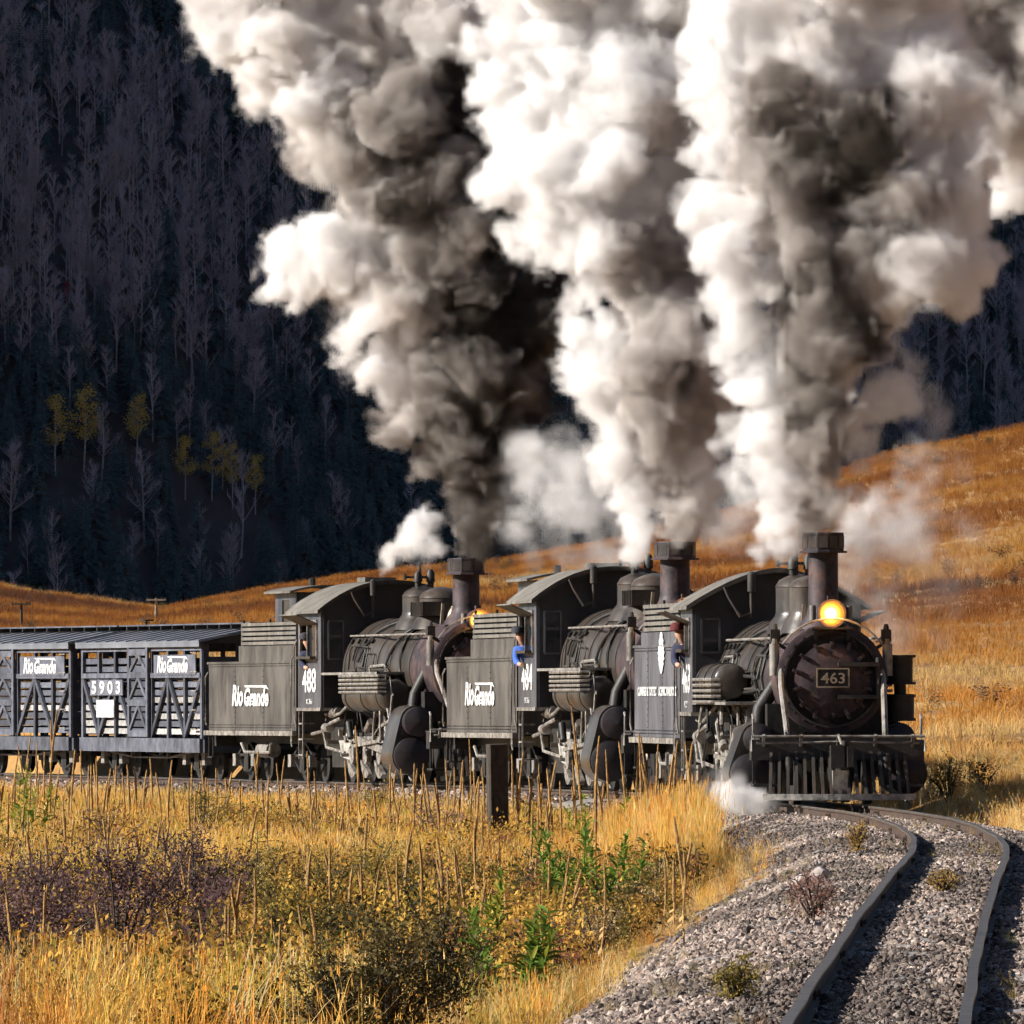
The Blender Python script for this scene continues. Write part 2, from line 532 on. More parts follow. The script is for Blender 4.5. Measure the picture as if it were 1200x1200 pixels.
_l.new(_tc.outputs['Object'], _n2.inputs['Vector']); _l.new(_n2.outputs[0], _bp.inputs['Height']); _l.new(_bp.outputs[0], _n['Principled BSDF'].inputs['Normal'])

xs = np.concatenate([np.linspace(-700, -60, 33), np.arange(-58, -14, 2.0), np.arange(-14, 14, 0.35), np.arange(14, 60, 2.0), np.linspace(62, 500, 23)])
ys = np.concatenate([np.linspace(-60, 18, 14), np.arange(20, 280, 0.7), np.arange(281, 560, 3.0), np.linspace(565, 1290, 60)])
tag(link('meadow', grid_mesh('meadow', xs, ys, ground_z, gm)), 'dry golden meadow ground rising to the hill behind the train', None, None, 'structure')

# the wooded mountainside in its own shade
MT_A, MT_B, MT_Y0 = 0.78, 0.78, 1290.0
def mount_z(X, Y):
    z = -14 + MT_A * (Y - MT_Y0) - MT_B * (X + 40)
    z = z + (fbm(X * .02 + 3, Y * .02) - .5) * 16
    return np.maximum(z, -14 - 0.02 * (Y - 1200))
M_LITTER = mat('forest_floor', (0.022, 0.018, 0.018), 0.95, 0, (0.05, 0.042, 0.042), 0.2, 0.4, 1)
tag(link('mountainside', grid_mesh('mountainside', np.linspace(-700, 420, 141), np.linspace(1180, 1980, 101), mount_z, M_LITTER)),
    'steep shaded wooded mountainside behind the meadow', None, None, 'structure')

def blocking_slope_z(X, Y):  # unseen slopes, added to cut low sky light on the engine fronts
    back = np.clip((-Y - 140) / 420, 0, 1.6)
    right = np.clip((X - 330) / 360, 0, 1.6)
    r = np.maximum(back, right)
    return -9 + 260 * smooth(r / 1.4) * (.75 + .5 * fbm(X * .004 + 2, Y * .004 + 6)) + 14 * (fbm(X * .03, Y * .03) - .5) * np.minimum(r * 3, 1)
tag(link('sky_blocking_slope', grid_mesh('sky_blocking_slope', np.linspace(-900, 1000, 96), np.linspace(-800, -61, 38), blocking_slope_z, M_LITTER)), 'added unseen slope behind the viewer, blocking low sky light', None, None, 'structure')
tag(link('sky_blocking_slope', grid_mesh('sky_blocking_slope', np.linspace(335, 1000, 34), np.linspace(-61, 1170, 62), blocking_slope_z, M_LITTER)), 'added unseen slope far to the right of the track, blocking low sky light', None, None, 'structure')

# ------------------------------------------------------------------ railway track and ballast
def sweep(prof, t0, t1, dt, wob=0.0):
    ts = np.arange(t0, t1 + 1e-6, dt)
    vs, fs, m = [], [], len(prof)
    for k, t in enumerate(ts):
        p, a = P(t), A(t)
        for j, (u, z) in enumerate(prof):
            e = (vnoise(t * 1.3 + 3 * j, j * 7.7) - .5) * wob if 0 < j < m - 1 else 0
            uu = u + ((vnoise(t * .8 + j, 33 + j * 3) - .5) * wob * 4 if j in (0, 1, m - 2, m - 1) else 0)
            vs.append((p.x + uu * math.cos(a), p.y + uu * math.sin(a), p.z + z + e))
    for k in range(len(ts) - 1):
        for j in range(m - 1):
            fs.append((k * m + j, k * m + j + 1, (k + 1) * m + j + 1, (k + 1) * m + j))
    return vs, fs

track = tag(link('railway_track', None), 'narrow gauge track curving through pale ballast toward the viewer', None, None, 'structure')
BALLAST = [(-3.6, -1.15), (-2.75, -0.72), (-2.15, -0.42), (-1.55, -0.20), (-1.0, -0.135), (-0.52, -0.13), (-0.40, -0.135), (0, -0.115), (0.40, -0.135), (0.52, -0.13), (1.0, -0.14), (1.5, -0.22), (2.0, -0.42), (2.6, -0.72), (3.2, -1.1)]
b = MB(); b.add(*sweep(BALLAST, -138, 128, 0.5, 0.045))
tag(b.build('ballast_bed', M_BALLAST, None, True, 80), 'raised bed of pale crushed stone under the track', None, None, 'structure')

G2 = 0.457 + 0.033
RAILP = [(-0.033, 0.0), (-0.035, -0.012), (-0.033, -0.035), (-0.010, -0.045), (-0.010, -0.115), (-0.055, -0.128), (-0.055, -0.14), (0.055, -0.14), (0.055, -0.128), (0.010, -0.115), (0.010, -0.045), (0.033, -0.035), (0.035, -0.012), (0.033, 0.0)]
for s in (-1, 1):
    for (ta, tb) in ((-138, 128),):
        ts = np.arange(ta, tb, 0.5)
        vs, fs, mi, m = [], [], [], len(RAILP)
        for k, t in enumerate(ts):
            p, a = P(t), A(t)
            for (u, z) in RAILP:
                uu = u + s * G2 + (vnoise(t * .35, 3 + s) - .5) * .016
                vs.append((p.x + uu * math.cos(a), p.y + uu * math.sin(a), p.z + z + (vnoise(t * .3, 9 + s) - .5) * .012))
        b = MB()
        for k in range(len(ts) - 1):
            for j in range(m):
                j2 = (j + 1) % m
                fs.append((k * m + j, k * m + j2, (k + 1) * m + j2, (k + 1) * m + j))
        b.add(vs, fs)
        b.mi = [1 if (i % m) in (m - 1, 0, m - 2) else 0 for i in range(len(fs))]
        b.build('rail', [M_RAIL, M_RAILTOP], track, True, 40)
    jm = MB().box((0, 0, -0.08), (0.62, 0.05, 0.055))
    for q in (-.22, -.08, .08, .22):
        jm.cyl((q, -.045, -.08), (q, .045, -.08), .016, n=6)
    jm = jm.mesh('joint_bar', M_RAIL)
    for t in np.arange(-132 + (3.5 if s > 0 else 0), 0, 9.1):
        o = link('joint_bar', jm, track)
        p, a = P(t), A(t)
        o.location = (p.x + s * G2 * math.cos(a), p.y + s * G2 * math.sin(a), p.z)
        o.rotation_euler = (0, 0, a - math.pi / 2)
tie = MB().box((0, 0, -0.235), (0.2, 1.95, 0.18)).mesh('sleeper', M_WOOD)
for t in np.arange(-130, 2, 0.62):
    o = link('sleeper', tie, track)
    p, a = P(t + random.uniform(-.04, .04)), A(t)
    o.location = (p.x, p.y, p.z + random.uniform(-.012, .014))
    o.rotation_euler = (0, 0, a - math.pi / 2 + random.uniform(-.03, .03))

# loose ballast stones
def stone_mesh(k):
    bm = bmesh.new()
    bmesh.ops.create_icosphere(bm, subdivisions=1, radius=0.5)
    r_ = random.Random(k)
    for v in bm.verts:
        v.co *= r_.uniform(0.7, 1.2)
        v.co.z *= 0.72
    bmesh.ops.dissolve_limit(bm, angle_limit=R(22), verts=bm.verts, edges=bm.edges)
    me = bpy.data.meshes.new('stone')
    bm.to_mesh(me); bm.free()
    me.materials.append(M_STONE)
    return me
STONES = [stone_mesh(k) for k in range(8)]
def bed_points(n, t0, t1, power, u0, u1):
    t = t0 + (t1 - t0) * rng.random(n) ** power
    u = rng.uniform(u0, u1, n)
    bu, bz = [q[0] for q in BALLAST], [q[1] for q in BALLAST]
    z = np.interp(u, bu, bz)
    a = np.interp(t, _t, _a)
    return np.stack([np.interp(t, _t, _X) + u * np.cos(a), np.interp(t, _t, _Y) + u * np.sin(a), np.interp(t, _t, _Z) + z], 1), u, t
pp, uu, tt = bed_points(275000, -112, 22, 1.35, -3.0, 2.4)
pq, uq, tq = bed_points(22000, 25, 95, 1.0, -3.2, -0.6)
pp = np.concatenate([pp, pq]); uu = np.concatenate([uu, uq])
nearrail = (np.abs(np.abs(uu) - G2) < 0.07)
pp[nearrail, 2] -= 0.03
n = len(pp)
pal = np.array([(.46, .39, .36), (.36, .295, .27), (.58, .51, .47), (.22, .175, .165), (.10, .082, .08), (.42, .32, .28), (.34, .31, .32)])
tint = pal[rng.choice(len(pal), n, p=[.20, .19, .13, .18, .14, .10, .06])] * rng.uniform(.8, 1.15, (n, 1))
dirt = fbm(pp[:, 0] * .6 + 5, pp[:, 1] * .12)                     # patches where soil has worked up between the stones
tint *= np.where(dirt > .52, .5, 1.0)[:, None] * np.array([.90, .84, .76])
sz = np.clip(rng.lognormal(math.log(.034), .40, n), .016, .09)
sz[-22000:] *= 1.9
tag(scatter('gravel', pp, rng.uniform(0, 6.28, (n, 3)), np.stack([sz * rng.uniform(.8, 1.4, n), sz, sz * rng.uniform(.6, 1, n)], 1), tint, rng.integers(0, 8, n), STONES),
    'loose pale crushed stone covering the track bed', None, None, 'stuff')

# ------------------------------------------------------------------ rolling stock
def hull2(c1, r1, c2, r2, n=20):
    """outline round two circles in the y-z plane"""
    pts = [(c1[0] + r1 * math.cos(2 * math.pi * i / n), c1[1] + r1 * math.sin(2 * math.pi * i / n)) for i in range(n)]
    pts += [(c2[0] + r2 * math.cos(2 * math.pi * i / n), c2[1] + r2 * math.sin(2 * math.pi * i / n)) for i in range(n)]
    pts = sorted(set((round(a, 5), round(b, 5)) for a, b in pts))
    def half(ps):
        h = []
        for p in ps:
            while len(h) > 1 and (h[-1][0] - h[-2][0]) * (p[1] - h[-2][1]) - (h[-1][1] - h[-2][1]) * (p[0] - h[-2][0]) <= 0:
                h.pop()
            h.append(p)
        return h
    return half(pts)[:-1] + half(pts[::-1])[:-1]

def wheel_mesh(r, spokes, w=0.11, counter=False):
    b = MB()
    b.lathe([(-w / 2, r * .80), (-w / 2, r * 1.04), (-w / 2 + .03, r), (w / 2, r * .985), (w / 2, r * .80)], (0, 0, 0), 'y', 28)
    b.lathe([(-w / 2 - .02, r * .2), (w / 2 + .02, r * .2)], (0, 0, 0), 'y', 12)
    for k in range(spokes):
        a = 2 * math.pi * k / spokes
        b.bar((math.cos(a) * r * .15, 0, math.sin(a) * r * .15), (math.cos(a) * r * .83, 0, math.sin(a) * r * .83), .05, .06)
    return b.mesh('wheel', M_DARK)
WHEEL_DRIVE, WHEEL_SMALL = wheel_mesh(.55, 12), wheel_mesh(.36, 9)

def number_on(parent, body, x, y, z, w, h, name='lettering', **k):
    o = link(name, text_mesh(body, w, h, M_WHITE, **k), parent)
    o.location = (x, y, z)
    return o

def arch(y, hw, z0, rise, e=2.2):
    return z0 + rise * (1 - (abs(y) / hw) ** e)

def make_locomotive(q, label):
    root = tag(link('locomotive', None), label, 'locomotive')
    bc, k36 = q['bc'], q['k36']
    sf, sr, cf, cr = q['sf'], q['sr'], q['cf'], q['cr']       # smokebox front / rear, cab front / rear (distance behind the pilot)
    rs, rb, rf = q['rs'], q['rb'], q['rf']                     # radii: smokebox, boiler barrel, firebox end
    # --- boiler
    b = MB()
    b.lathe([(-sr, rs * .985), (-sr - .02, rb), (-sr - 2.2, rb), (-sr - 3.3, rf), (-cf - .3, rf)], (0, 0, bc), 'x', 40)
    boiler = b.build('boiler', M_BOILER, root)
    for x in np.linspace(-sr - .15, -cf + .25, 7 if k36 else 8):
        r_ = np.interp(-x, [sr, sr + 2.2, sr + 3.3, cf], [rb, rb, rf, rf]) + .012
        MB().lathe([(-.03, r_ - .02), (-.03, r_), (.03, r_), (.03, r_ - .02)], (x, 0, bc), 'x', 40).build('boiler_band', M_BLACK, boiler)
    # pipes down the boiler
    for s in (-1, 1):
        for (x0, x1, e0, e1) in ((q['sand'], q['sand'] + .9, 88, -5), (q['sand'] + .15, q['sand'] - .5, 86, -12), (q['steam'], q['steam'] + 1.2, 82, 8)):
            pts = []
            for i in range(9):
                f_ = i / 8
                a_ = R(e0 + (e1 - e0) * f_)
                xx = -(x0 + (x1 - x0) * f_)
                r_ = np.interp(-xx, [sr, sr + 2.2, sr + 3.3, cf], [rb, rb, rf, rf]) + .04
                pts.append((xx, s * math.cos(a_) * r_, bc + math.sin(a_) * r_))
            MB().tube(pts, .026, 6).build('sand_pipe', M_DARK, boiler)
        # washout plugs
        for x in np.linspace(cf - 2.2, cf - .4, 4):
            a_ = R(32)
            MB().cyl((-x, s * math.cos(a_) * (rf - .02), bc + math.sin(a_) * (rf - .02)), (-x, s * math.cos(a_) * (rf + .05), bc + math.sin(a_) * (rf + .05)), .05, n=8).build('washout_plug', M_DARK, boiler)
    # --- smokebox
    b = MB()
    b.lathe([(-sr + .004, rs * .97), (-sr + .004, rs), (-sf - .06, rs), (-sf - .03, rs + .02), (-sf, rs + .02), (-sf + .02, rs - .03), (-sf + .02, rs * .3), (-sf + .02, 0.0)], (0, 0, bc), 'x', 44)
    sb = b.build('smokebox', M_SMOKEBOX, root)
    rd = rs * .66
    b = MB().lathe([(-sf + .022, rd + .03), (-sf + .05, rd + .03), (-sf + .055, rd), (-sf + .075, rd * .9), (-sf + .11, rd * .55), (-sf + .125, rd * .22), (-sf + .127, 0)], (0, 0, bc - .02), 'x', 40)
    door = b.build('smokebox_door', M_SMOKEBOX, sb)
    b = MB()
    for k in range(14):
        a = 2 * math.pi * (k + .5) / 14
        y, z = math.cos(a) * (rd + .02), bc - .02 + math.sin(a) * (rd + .02)
        k_ = random.uniform(-.03, .03)
        b.bar((-sf + .085, y * .88 + k_, bc + (z - bc) * .88), (-sf + .085, y * 1.10, bc + (z - bc) * 1.08 + k_), .045, .05)
        b.cyl((-sf + .05, y, z), (-sf + .13, y, z), .022, n=6)
    b.build('door_clamp', M_SMOKEBOX, sb)['kind'] = 'stuff'
    b = MB()
    for k in range(26):
        a = 2 * math.pi * k / 26
        b.cyl((-sf + .0, math.cos(a) * (rs - .07), bc + math.sin(a) * (rs - .07)), (-sf + .045, math.cos(a) * (rs - .07), bc + math.sin(a) * (rs - .07)), .02, n=6)
    b.build('rivet_ring', M_SMOKEBOX, sb)['kind'] = 'stuff'
    for dz in (.22, -.26):
        MB().bar((-sf + .12, rd + .16, bc + dz), (-sf + .14, rd * .15, bc + dz), .06, .06).build('door_hinge', M_BLACK, sb)
    MB().cyl((-sf + .10, rd + .15, bc - .36), (-sf + .10, rd + .15, bc + .32), .035, n=8).build('hinge_pin', M_BLACK, sb)
    MB().lathe([(-sf + .02, rs * .90), (-sf + .05, rs * .90), (-sf + .05, rs * .86), (-sf + .02, rs * .86)], (0, 0, bc), 'x', 40).build('front_ring', M_BLACK, sb)
    plate = MB()
    plate.cur = 0; plate.box((-sf + .16, 0, bc + .02), (.03, .46, .27))
    plate.cur = 1
    for (y0, z0, y1, z1) in ((-.24, -.125, .24, -.125), (-.24, .145, .24, .145), (-.235, -.12, -.235, .14), (.235, -.12, .235, .14)):
        plate.bar((-sf + .172, y0, bc + .01 + z0), (-sf + .172, y1, bc + .01 + z1), .022, .022)
    pl = plate.build('number_plate', [M_DARK, M_BRASS], sb)
    t = link('plate_number', text_mesh(q['num'], .35, .16, M_BRASS, 0, 0.012, .012), pl)
    t.location = (-sf + .185, 0, bc + .015)
    t.rotation_euler = (0, 0, R(90))
    # handrail round the smokebox front, and marker lamps
    pts = [(-sf + .06, math.cos(R(a)) * (rs + .10), bc + math.sin(R(a)) * (rs + .10)) for a in range(35, 146, 10)]
    MB().tube(pts, .018, 6).build('smokebox_rail', M_PIPE, sb)
    for s in (-1, 1):
        a = R(34)
        y, z = s * math.cos(a) * (rs + .14), bc + math.sin(a) * (rs + .14)
        b = MB().bar((-sf - .15, s * math.cos(a) * rs, bc + math.sin(a) * rs), (-sf - .15, y * 1.05, z + .02), .05)
        b.box((-sf - .15, y * 1.06, z + .12), (.14, .14, .18)).cyl((-sf - .15, y * 1.06, z + .2), (-sf - .15, y * 1.06, z + .29), .05, .03, 8)
        b.cyl((-sf - .08, y * 1.06, z + .12), (-sf - .05, y * 1.06, z + .12), .05, n=10)
        b.build('marker_lamp', M_DARK, root)
    # --- headlight
    hz, hr = q['hz'], q['hr']
    b = MB()
    b.lathe([(-.42, hr * .55), (-.34, hr * .92), (-.05, hr), (.02, hr * 1.06), (.05, hr * 1.06), (.05, hr * .9), (.0, hr * .88), (-.10, hr * .5)], (-sf + .02, 0, hz), 'x', 24)
    b.box((-sf - .12, 0, hz + hr + .02), (.12, .10, .09))
    hl = b.build('headlight', M_SMOKEBOX, root)
    MB().lathe([(.03, hr * .89), (-.01, hr * .74), (-.05, hr * .52), (-.085, hr * .25), (-.095, 0)], (-sf + .02, 0, hz), 'x', 28).build('reflector', M_REFL, hl)
    MB().lathe([(-.09, .015), (-.05, .035), (-.01, .048), (.03, .035), (.04, 0)], (-sf + .02, 0, hz), 'x', 16).build('bulb', M_LENS_CORE, hl)
    lp = bpy.data.lights.new('headlamp_light', 'POINT')
    lp.energy, lp.color, lp.shadow_soft_size = 14.0, (1.0, 0.5, 0.14), .08
    lo_ = link('headlamp_light', lp, hl)
    lo_.location = (-sf + .20, 0, hz)
    b = MB().box((-sf - .08, 0, hz - hr - .02), (.5, .62, .03))
    for s in (-1, 1):
        b.bar((-sf + .08, s * .24, hz - hr - .03), (-sf + .02, s * .24, bc + rs * .72), .05)
        b.bar((-sf - .3, s * .24, hz - hr - .03), (-sf - .3, s * .24, bc + rs * .9), .05)
    b.build('headlight_bracket', M_DARK, hl)
    for s in (-1, 1):
        MB().cyl((-sf - .1, s * (hr + .07), hz - .1), (-sf - .1, s * (hr + .07), hz + .12), .05, n=10).build('classification_lamp', M_PIPE, hl)
    # --- stack
    zt, z0, rk, rc = q['zt'], bc + rs - .06, q['rk'], q['rc']
    st = MB().lathe([(z0, rk * 1.75), (z0 + .1, rk * 1.5), (z0 + .22, rk * 1.12), (z0 + .34, rk * 1.0), (zt - .3, rk * .98), (zt - .3, rk * .7)], (-q['stack'], 0, 0), 'z', 28).build('smokestack', M_SMOKEBOX, root)
    n = 10 if k36 else 12
    b = MB().lathe([(zt - .30, rc * 1.16), (zt - .275, rc * 1.16), (zt - .27, rc), (zt - .015, rc), (zt, rc * .98), (zt, rc * .80), (zt - .2, rc * .78)], (-q['stack'], 0, 0), 'z', n, R(9))
    cap = b.build('spark_arrestor', M_SMOKEBOX, st, False)
    for k in range(n):
        a = 2 * math.pi * (k + .5) / n + R(9)
        rot = Matrix.Rotation(a, 3, 'Z')
        MB().box((-q['stack'] + math.cos(a) * rc * math.cos(math.pi / n) * 1.005, math.sin(a) * rc * math.cos(math.pi / n) * 1.005, zt - .14), (.012, rc * .42, .17), rot).build('cap_panel', M_BOILER, cap, False)
    # --- domes
    def dome(x, r, top, name, boxy):
        base = bc + rf - .12
        b = MB().lathe([(base - .12, r * 1.45), (base + .06, r * 1.22), (base + .16, r * 1.03), (base + .22, r), (top - r * .55, r), (top - r * .52, r * 1.03), (top - r * .46, r * 1.0), (top - r * .25, r * .86), (top - r * .08, r * .5), (top, r * .18), (top, 0)], (-x, 0, 0), 'z', 28)
        d = b.build(name, M_BOILER, root)
        if boxy:
            bx = MB().box((-x, 0, base + .26), (r * 2.5, r * 2.35, .26)).build('sand_box', M_BOILER, d)
            for k in range(6):
                for s in (-1, 1):
                    MB().box((-x - r * 1.05 + k * r * .42, s * (r * 1.175 + .012), base + .26), (.03, .024, .25)).build('box_rib', M_BLACK, bx)
        return d
    d1 = dome(q['sand'], q['rdome'], q['ztd'], 'sand_dome', k36)
    d2 = dome(q['steam'], q['rdome'] * (1.0 if k36 else 1.12), q['ztd'] + .04, 'steam_dome', False)
    tz = q['ztd'] + .04
    for dy, h in ((-.12, .26), (.12, .30)):
        MB().lathe([(tz - .06, .06), (tz + .06, .06), (tz + .07, .085), (tz + h - .06, .075), (tz + h, .04)], (-q['steam'] + .06, dy, 0), 'z', 12).build('safety_valve', M_DARK, d2)
    b = MB().cyl((-q['steam'] - .12, -.05, tz - .05), (-q['steam'] - .12, -.05, tz + .45), .03, n=8)
    b.cyl((-q['steam'] - .12, -.32, tz + .16), (-q['steam'] - .12, .16, tz + .16), .022, n=8)
    b.cyl((-q['steam'] - .12, -.33, tz + .11), (-q['steam'] - .12, -.33, tz + .21), .03, n=8)
    b.build('whistle', M_DARK, d2)
    b = MB().lathe([(bc + rf + .02, .03), (bc + rf + .42, .03), (bc + rf + .43, .065), (bc + rf + .70, .065), (bc + rf + .74, .03)], (-cf + .28, -.42, 0), 'z', 12)
    b.tube([(-cf + .28, -.42, bc + rf + .1), (-cf + .3, -.6, bc + rf + .05), (-cf + .3, -.78, bc + rf + .35), (-cf + .28, -.84, bc + rf + .5)], .028)
    b.build('turret_pipe', M_BLACK, root)
    # bell between stack and dome
    xb = (q['stack'] + q['sand']) / 2
    b = MB()
    for s in (-1, 1):
        b.bar((-xb, s * .24, bc + rb - .1), (-xb, s * .2, bc + rb + .36), .05)
    b.lathe([(bc + rb + .02, .19), (bc + rb + .06, .15), (bc + rb + .2, .11), (bc + rb + .3, .05), (bc + rb + .34, 0)], (-xb, 0, 0), 'z', 16)
    b.build('bell', M_BRASS, root)
    # --- cab
    hw, ze, zf, rise = q['chw'], q['ze'], q['zf'], q['rise']
    cab = link('cab', None, root)
    L = cr - cf
    for s in (-1, 1):
        y = s * (hw - .02)
        wz0, wz1 = zf + .92, ze - .22
        b = MB()
        b.box((-(cf + cr) / 2, y, (zf + wz0) / 2), (L, .04, wz0 - zf))
        b.box((-(cf + cr) / 2, y, (wz1 + ze) / 2), (L, .04, ze - wz1))
        b.box((-cf - .16, y, (wz0 + wz1) / 2), (.32, .04, wz1 - wz0))
        b.box((-cr + .14, y, (wz0 + wz1) / 2), (.28, .04, wz1 - wz0))
        side = b.build('cab_side', M_CAB, cab)
        b = MB()
        xa, xe = -cf - .32, -cr + .28
        for (p0, p1) in (((xa, wz0), (xe, wz0)), ((xa, wz1), (xe, wz1)), ((xa, wz0), (xa, wz1)), ((xe, wz0), (xe, wz1)), (((xa * .45 + xe * .55), wz0), ((xa * .45 + xe * .55), wz1))):
            b.bar((p0[0], y + s * .024, p0[1]), (p1[0], y + s * .024, p1[1]), .05, .05)
        b.build('window_frame', M_STEEL, side)
        MB().box(((xa * .72 + xe * .28), y - s * .004, (wz0 + wz1) / 2), (abs(xe - xa) * .5, .012, wz1 - wz0)).build('window_pane', M_GLASS, side)
        rot = Matrix.Rotation(s * R(24), 3, 'X')
        MB().box(((xa + xe) / 2, y + s * .22, wz1 + .03), (abs(xe - xa) + .1, .46, .025), rot).build('window_awning', M_ROOFCAB, side)
        MB().box(((xa + xe) / 2, y + s * .09, wz0 + .03), (abs(xe - xa), .16, .05)).build('arm_rest', M_WOOD, side)
        # front wall of the cab, this side
        b = MB()
        y0, y1 = s * (rf * .55), s * (hw - .045)
        def wall(ya, yb, za, zb):
            b.box((-cf + .02, (ya + yb) / 2, (za + zb) / 2), (.04, abs(yb - ya), zb - za))
        wy0, wy1 = s * (hw - .42), s * (hw - .14)
        wall(y0, y1, zf, wz0)
        wall(wy1, y1, wz0, wz1)
        wall(y0, wy0, wz0, wz1)
        wall(y0, y1, wz1, ze)
        fw = b.build('cab_front', M_CAB_SHADE, cab)
        MB().box((-cf + .015, (wy0 + wy1) / 2, (wz0 + wz1) / 2), (.012, .28, wz1 - wz0)).build('window_pane', M_GLASS, fw)
        b = MB()
        for (ya, za, yb, zb) in ((wy0, wz0, wy1, wz0), (wy0, wz1, wy1, wz1), (wy0, wz0, wy0, wz1), (wy1, wz0, wy1, wz1)):
            b.bar((-cf + .05, ya, za), (-cf + .05, yb, zb), .03, .03)
        b.build('window_frame', M_CAB, fw)
        # back wall edge and grab irons
        MB().box((-cr + .02, s * (hw - .24), (zf + ze) / 2), (.04, .40, ze - zf - .02)).build('cab_back', M_CAB, cab)
        MB().tube([(-cr - .05, s * (hw + .03), zf - .35), (-cr - .05, s * (hw + .06), zf - .2), (-cr - .05, s * (hw + .06), zf + 1.2), (-cr - .05, s * (hw + .01), zf + 1.3)], .018).build('grab_iron', M_PIPE, cab)
        if s < 0:
            number_on(side, q['num'], -cf - L * .5, -hw - .006, zf + .52, 1.25, .46, 'cab_number', bold=0.02)
            number_on(side, q['sub'], -cf - L * .5, -hw - .006, zf + .12, .5, .10, 'cab_class_mark')
    ya = np.linspace(-(hw - .045), hw - .045, 15)
    poly = [(-(hw - .045), ze)] + [(y, arch(y, hw, ze, rise, 2.2 if k36 else 1.6) - .015) for y in ya] + [(hw - .045, ze)]
    for (xa, xe) in ((-cf, -cf + .04), (-cr, -cr + .04)):
        MB().prism(poly, xa, xe, 'yz').build('cab_gable', M_CAB_SHADE, cab)
    MB().box((-cf + .018, 0, (bc + rf * .55 + ze) / 2), (.036, rf * 1.1, ze - bc - rf * .55)).build('cab_front', M_CAB_SHADE, cab)
    yo = np.linspace(-hw - .12, hw + .12, 21)
    top = [(y, arch(y, hw + .12, ze - .03, rise + .07, 2.2 if k36 else 1.6)) for y in yo]
    poly = top + [(y, z - .045) for y, z in top[::-1]]
    roof = MB().prism(poly, -cr - .65, -cf + .25, 'yz').build('cab_roof', M_ROOFCAB, cab, True, 50)
    MB().prism([(y, z + .012) for y, z in top] + [(y, z - .06) for y, z in top[::-1]], -cf + .25, -cf + .29, 'yz').build('roof_edge', M_BLACK, roof)
    if k36:
        MB().box((-cr + .3, .1, ze + rise + .08), (.7, .6, .09)).build('roof_hatch', M_ROOFCAB, roof)
    MB().box((-(cf + cr) / 2, 0, zf - .03), (L + .1, 2 * hw + .06, .06)).build('cab_floor', M_STEEL, cab)
    # inside: boiler backhead and seats
    MB().lathe([(-.02, rf * .9), (-.3, rf * .88), (-.34, 0)], (-cf - .3, 0, bc), 'x', 24).build('backhead', M_DARK, cab)
    for s in (-1, 1):
        MB().box((-cr + .75, s * (hw - .38), zf + .27), (.5, .55, .54)).build('seat_box', M_DARK, cab)
    # --- running boards, tanks, piping on both sides
    zr = q['zr']
    for s in (-1, 1):
        yi, yo_ = s * (rb * .82), s * q['yo']
        rbd = MB().box((-(sr + .6 + cf) / 2, (yi + yo_) / 2, zr), (cf - sr - .6, abs(yo_ - yi), .045)).build('running_board', M_PIPE, root)
        tx0, tx1, tr = q['tank']
        tzc = zr - .12 - tr if k36 else zr + tr + .06
        ty = s * (q['yo'] - tr + .02)
        b = MB().lathe([(-tx1 - .08, tr * .5), (-tx1 - .04, tr * .9), (-tx1, tr), (-tx0, tr), (-tx0 + .04, tr * .9), (-tx0 + .08, tr * .5)], (0, ty, tzc), 'x', 24)
        tank = b.build('air_tank', M_BOILER, root)
        for xx in (-tx0 - .3, -tx1 + .3, -(tx0 + tx1) / 2):
            MB().lathe([(-.035, tr - .01), (-.035, tr + .014), (.035, tr + .014), (.035, tr - .01)], (xx, ty, tzc), 'x', 24).build('tank_strap', M_BLACK, tank)
        for k in range(5):
            zz = zr - .05 - k * .075 if k36 else zr + .02 + k * .085
            xa, xb2 = -tx0 + .05, -tx1 - .1
            MB().tube([(xa, ty + s * (tr * .6), zz), (xa, ty + s * (tr + .02), zz), (xb2, ty + s * (tr + .02), zz), (xb2, ty + s * (tr * .6), zz)], .027, 6).build('cooling_pipe', M_STEEL, tank)
        pr = random.Random(int(900 + s * 7 + (50 if k36 else 0)))
        for k in range(11):
            a0 = R(pr.uniform(-25, 30))
            xa, xb2 = -pr.uniform(sr + .2, cf - 2.0), 0
            xb2 = xa - pr.uniform(.7, 3.0)
            xb2 = max(xb2, -cf + .1)
            def on(x, a, o=.05):
                r_ = np.interp(-x, [sr, sr + 2.2, sr + 3.3, cf], [rb, rb, rf, rf]) + o
                return (x, s * math.cos(a) * r_, bc + math.sin(a) * r_)
            drop = R(pr.uniform(-35, -12))
            MB().tube([on(xa + .02, a0 + drop, .05), on(xa, a0 - .05), on(xa - .08, a0), on(xb2 + .08, a0 + R(pr.uniform(-3, 3))), on(xb2, a0 - .06), on(xb2 - .03, a0 + R(pr.uniform(-40, -10)))], pr.choice((.016, .02, .028)), 6).build('boiler_pipe', pr.choice((M_DARK, M_PIPE, M_BLACK)), root)
        for k in range(9):
            x0 = -pr.uniform(q['cyl'][0] + 1.0, cf - .2)
            y0 = s * pr.uniform(.95, 1.25)
            pts = [(x0, y0, zr - .05), (x0 - pr.uniform(-.2, .2), y0 + s * pr.uniform(-.05, .06), zr - pr.uniform(.25, .5)), (x0 - pr.uniform(-.6, .6), y0, pr.uniform(.75, 1.1)), (x0 - pr.uniform(-.9, .9), y0, pr.uniform(.35, .8))]
            MB().tube(pts, pr.choice((.018, .024, .03)), 6).build('underside_pipe', pr.choice((M_DARK, M_PIPE, M_STEEL)), root)
